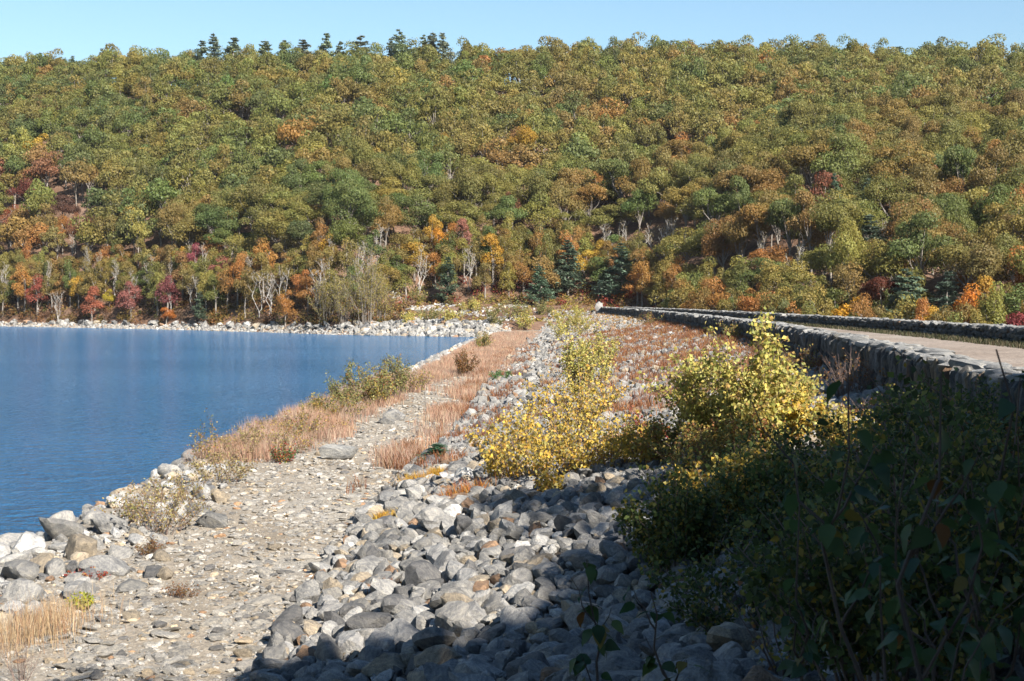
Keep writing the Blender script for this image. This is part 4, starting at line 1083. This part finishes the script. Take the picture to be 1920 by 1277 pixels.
# golden tufts at the toe
for px, py, w, h, lab in [(775, 915, 44, 30, 'golden orange grass tuft at the slope toe'), (815, 900, 28, 24, 'small golden tuft beside the golden orange one'), (745, 980, 56, 22, 'yellow grass tuft by the shade at the toe'),
                          (715, 980, 26, 20, 'pale yellow tuft on the gravel edge'), (715, 1115, 46, 24, 'red and orange tuft between pale toe boulders'), (870, 935, 90, 34, 'long rust red tuft running up the slope')]:
    X, Y, Z = hit(px, py); s = Y / F; n = 420
    x = X + rng.normal(0, .3, n) * w * s; y = Y + rng.normal(0, .35, n) * w * s * .8
    cols = [(.55, .3, .04), (.48, .22, .04), (.6, .4, .06)] if 'golden' in lab or 'yellow' in lab else [(.36, .12, .03), (.3, .09, .03), (.5, .25, .05)]
    V, Fc, T = blades(x, y, rng.uniform(.5, 1.15, n) * h * s, .008, cols, .35)
    V = V - np.array([X, Y, Z]); o = obj('grass_tuft', mesh_np('grass_tuft', V, Fc, T), M_GRASS, label=lab, category='grass tuft', kind='stuff'); o.location = (X, Y, Z)
# grass under the roadside wall, its colours darkened to paint in the wall's shadow
y = 40 + 200 * rng.uniform(0, 1, 15000) ** 1.6; u = rng.uniform(.80, .99, len(y)); x = XW(y) + (XR(y) - .4 - XW(y)) * u
obj('verge_grass', mesh_np('verge_grass', *blades(x, y, rng.uniform(.08, .26, len(x)), .014 + .00012 * y, [(.05, .055, .022), (.065, .065, .03), (.12, .095, .055)], .3)), M_GRASS, kind='stuff', label='green verge grass between the road and the far wall', category='grass')

# ------------------------------------------------------------------ dark saplings close to the camera
def leaf_mesh(seed):
    r = np.random.default_rng(seed); n = 9; t = np.linspace(0, 1, n); w = .40 * np.sin(np.pi * t ** .72) ** .9 * (1 - t * .25); w[0] = .015; w[-1] = 0.0
    z = -.28 * t ** 2 + r.normal(0, .012, n); cup = r.uniform(.12, .34)
    mid = np.stack([t, np.zeros(n), z], -1); Lf = np.stack([t - .03 * np.sin(np.pi * t), w, z + w * cup + .02 * np.sin(t * 17)], -1); Rt = np.stack([t - .03 * np.sin(np.pi * t), -w, z + w * cup + .02 * np.cos(t * 15)], -1)
    V = np.concatenate([mid, Lf, Rt]); i = np.arange(n - 1)
    Fc = np.concatenate([np.stack([i, i + 1, n + i + 1, n + i], -1), np.stack([2 * n + i, 2 * n + i + 1, i + 1, i], -1)])
    pet, pf = tube([[-.35, 0, .06], [-.15, 0, .03], [.02, 0, 0]], [.012, .012, .012], 3)
    V, Fc, T = join([(V, Fc, 1.0), (pet, pf, (.8, .6, .5))])
    m = mesh_np('leaf', V, Fc, T, smooth=True); m.materials.append(M_LEAF); return m
LEAVES = [leaf_mesh(s) for s in range(5)]
LCOL = [(.055, .10, .035), (.04, .085, .035), (.075, .115, .035), (.045, .09, .055), (.18, .14, .03), (.13, .06, .02)]
def near_sapling(px_top, py_top, y, label, nl, leaf, lean=0.0, branches=3, low=.25):
    d = FW + np.array([1, 0, 0]) * (px_top - 960) / F + UP * (638.5 - py_top) / F; top = np.array([0, 0, EYE]) + d * y
    bx, by = top[0] + lean, y + rng.normal(0, .1); bz = float(ground(bx, by)); base = np.array([bx, by, bz]); H = top[2] - bz
    root = empty('sapling', (bx, by, bz), label=label, category='sapling')
    P = limb([0, 0, -.05], top - base, 8, 0, rng); parts = [(*tube(P, np.linspace(.011, .003, 8), 5), 1.0)]; axes = [P]
    for k in range(branches):
        f = rng.uniform(.3, .8) * 7; j = int(f); b = P[j] + (P[j + 1] - P[j]) * (f - j); a = rng.uniform(0, 6.28); L = H * rng.uniform(.18, .34)
        Q = limb(b, b + np.array([math.cos(a) * .5, math.sin(a) * .5, .8]) * L, 5, -.05, rng); parts.append((*tube(Q, np.linspace(.006, .002, 5), 4), 1.0)); axes.append(Q)
    V, Fc, T = join(parts); obj('stem', mesh_np('stem', V, Fc, smooth=True), M_STEM, root)
    wts = np.array([2.2] + [1.0] * branches); ii = rng.choice(len(axes), nl, p=wts / wts.sum())
    for q in range(nl):
        A = axes[ii[q]]; u = (low + (1 - low) * rng.random()) if ii[q] == 0 else rng.uniform(.2, 1); f = u * (len(A) - 1); j = min(int(f), len(A) - 2); p = A[j] + (A[j + 1] - A[j]) * (f - j)
        L = leaf * rng.uniform(.65, 1.2); a = rng.uniform(0, 6.28)
        o = obj('leaf', LEAVES[int(rng.integers(5))], None, root); o.location = p + np.array([math.cos(a), math.sin(a), -.05]) * L * .35; o.scale = (L, L, L)
        o.rotation_euler = (rng.normal(0, .5), rng.uniform(.0, 1.1), a); c = np.array(LCOL[int(rng.choice(6, p=[.32, .24, .18, .18, .05, .03]))]) * rng.uniform(.8, 1.2); o.color = (*c, 1)
for a in [(1868, 655, 4.6, 'tall dark sapling nearest the frame edge, its top against the sunlit wall', 34, .085, .05), (1590, 700, 5.0, 'dark sapling with heart-shaped leaves rising before the sunlit bushes', 36, .09, .1),
          (1765, 700, 3.9, 'closest dark sapling with large blurred leaves', 26, .085, -.05), (1700, 860, 5.2, 'shorter dark sapling between the two tall ones', 30, .085, .1), (1820, 900, 4.4, 'leafy dark sapling low by the frame edge', 30, .08, .0),
          (1100, 1050, 7.6, 'small dark sapling over the shaded riprap, apart from the others', 26, .1, .1), (1220, 1110, 7.0, 'thin shaded sapling beside the small one over the riprap', 18, .09, .2), (1500, 930, 6.0, 'slender dark sapling in front of the shaded thicket', 26, .085, .1),
          (1650, 1060, 4.6, 'low dark sapling with few green leaves at the frame bottom', 20, .085, .1)]:
    near_sapling(*a)
for x, y, h, w, nl, lab in [(2.2, 8.2, 1.5, 2.0, 1500, 'dark brush low at the frame bottom nearest the viewer'), (3.0, 9.0, 2.0, 2.2, 1700, 'dark brush in the bottom corner'), (3.6, 11.5, 2.1, 2.4, 1700, 'tall dark brush near the frame edge before the wall'),
                            (2.4, 14, 1.1, 2.2, 1000, 'low dark brush over the shaded stones'), (4.3, 22, 1.5, 2.6, 1400, 'dark brush below the sunlit poplars'), (7.0, 24, 1.3, 2.4, 1100, 'dark brush against the parapet foot'), (3.2, 11.5, 1.3, 2.6, 1500, 'dark thicket of small leaves at the frame bottom behind the saplings'), (4.6, 13.5, 1.7, 3.0, 1700, 'dark thicket by the frame edge under the wall'), (5.0, 17, 1.8, 3.2, 1700, 'dark thicket filling the shade below the wall foot'),
                            (3.4, 16, 1.3, 2.6, 1300, 'dark thicket in the middle of the shaded slope'), (6.3, 20, 1.7, 3.0, 1500, 'dark thicket at the foot of the parapet in deep shade'), (2.6, 19.5, 1.0, 2.0, 800, 'small dark thicket over shaded riprap')]:
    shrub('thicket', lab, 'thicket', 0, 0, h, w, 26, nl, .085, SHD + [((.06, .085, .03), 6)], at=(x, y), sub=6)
for px, py, h, w, lab, ns in [(1500, 1270, 260, 260, 'bare dark twigs at the frame bottom under the saplings', 16), (1750, 1270, 330, 300, 'tangle of bare dark twigs in the shaded corner', 18), (1880, 1200, 300, 200, 'dark leafless bush at the frame edge', 14), (40, 1277, 90, 90, 'bare dark stems in the corner below the straw grass', 16)]:
    shrub('twig_bush', lab, 'bush', px, py, h, w, ns, 90 if px > 100 else 0, .07, SHD + MIXD)

# ------------------------------------------------------------------ unseen trees that throw the foreground shade, with more added to block sky
SHADE = [crown_tree(500 + s, 17, 6.0, .35, 26, 420, .26, .8) for s in range(3)]
for tr, cr in SHADE: tr.materials.append(M_BARK)
SH = SUNV[:2] / np.linalg.norm(SUNV[:2]); TE = math.tan(SUN_EL); shade = []
for px, py, reach, sxy, lab in [(800, 1210, 33, 1.05, 'tall oak on the near bank whose shade covers the lower slope'), (890, 950, 33, .42, 'slim tall oak on the near bank beside the downstream wall'),
        (1230, 1050, 34, .75, 'oak standing between the two tallest on the near bank'), (1520, 990, 33, .85, 'oak by the wall on the near bank'), (1820, 905, 34, 1.0, 'oak beyond the road on the near bank'), (600, 1400, 34, 1.0, 'oak on the near bank behind the viewer')]:
    P = np.array(hit(px, py)); x, y = P[:2] + SH * reach; shade.append((x, y, sxy, (P[2] + reach * TE - float(ground(x, y))) / 16.4, lab))
shade += [(9, -3.5, 1.05, .74, 'low spreading oak added unseen beside the viewer to block sky'), (16.5, 1.5, .9, .55, 'low spreading oak added unseen at the end of the road'), (13, -8, 1.1, .7, 'wide oak added unseen over the near end of the road'), (8, -14, 1.1, .8, 'broad oak added unseen straight behind the viewer'), (0, -18, 1.1, .8, 'oak added unseen farther back on the near bank path'), (31, -9, 1.1, 1.0, 'large oak added unseen farther back beyond the road'), (34, 0, 1.1, 1.0, 'large oak added unseen on the downstream bank'),
          (-9, -16, 1.0, .7, 'oak added unseen on the near bank close to the water'), (20, -22, 1.1, 1.1, 'hindmost oak added unseen on the near bank'), (15, -16, 1.2, 1.0, 'bushy oak added unseen on the near bank by the road')]  # more unseen oaks, added to keep sky light off the foreground
for i, (x, y, sxy, sz, lab) in enumerate(shade):
    rt = empty('oak_tree', (x, y, float(ground(x, y))), i * 1.7, (sxy, sxy, sz), label=lab, category='tree')
    obj('trunk', SHADE[i % 3][0], None, rt); c_ = obj('crown', SHADE[i % 3][1], None, rt); c_.color = (.13, .12, .03, 1)
bpy.context.view_layer.update()
# ------------------------------------------------------------------ the thin autumn haze over the valley
hb = bmesh.new(); bmesh.ops.create_cube(hb, size=1.0)
hm = bpy.data.meshes.new('haze'); hb.to_mesh(hm); hb.free()
hz = bpy.data.materials.new('haze'); hz.use_nodes = True; hz.node_tree.nodes.clear()
ho = hz.node_tree.nodes.new('ShaderNodeOutputMaterial'); hv = hz.node_tree.nodes.new('ShaderNodeVolumePrincipled')
hv.inputs['Color'].default_value = (.86, .92, 1, 1); hv.inputs['Density'].default_value = .00004; hv.inputs['Anisotropy'].default_value = .1
hz.node_tree.links.new(hv.outputs[0], ho.inputs['Volume'])
h_ = obj('haze', hm, hz, kind='stuff', label='thin bluish haze hanging over the valley', category='haze')
h_.scale = (5200, 5200, 160); h_.location = (0, 0, 68.5)
# things that would share a label get their place in the row
ORD = 'first second third fourth fifth sixth seventh eighth ninth tenth eleventh twelfth thirteenth fourteenth fifteenth sixteenth seventeenth eighteenth nineteenth twentieth'.split()
same = {}
for o in bpy.data.objects:
    if o.parent is None and 'label' in o: same.setdefault(o['label'], []).append(o)
for lab, os_ in same.items():
    if 1 < len(os_) <= 24:
        os_.sort(key=lambda o: proj(np.array(o.matrix_world.translation))[0])
        for i, o in enumerate(os_): o['label'] = f"{lab}, {'leftmost' if i == 0 else 'rightmost' if i == len(os_) - 1 else (ORD[i] if i < 20 else 'twenty-' + ORD[i - 20]) + ' from left'}"
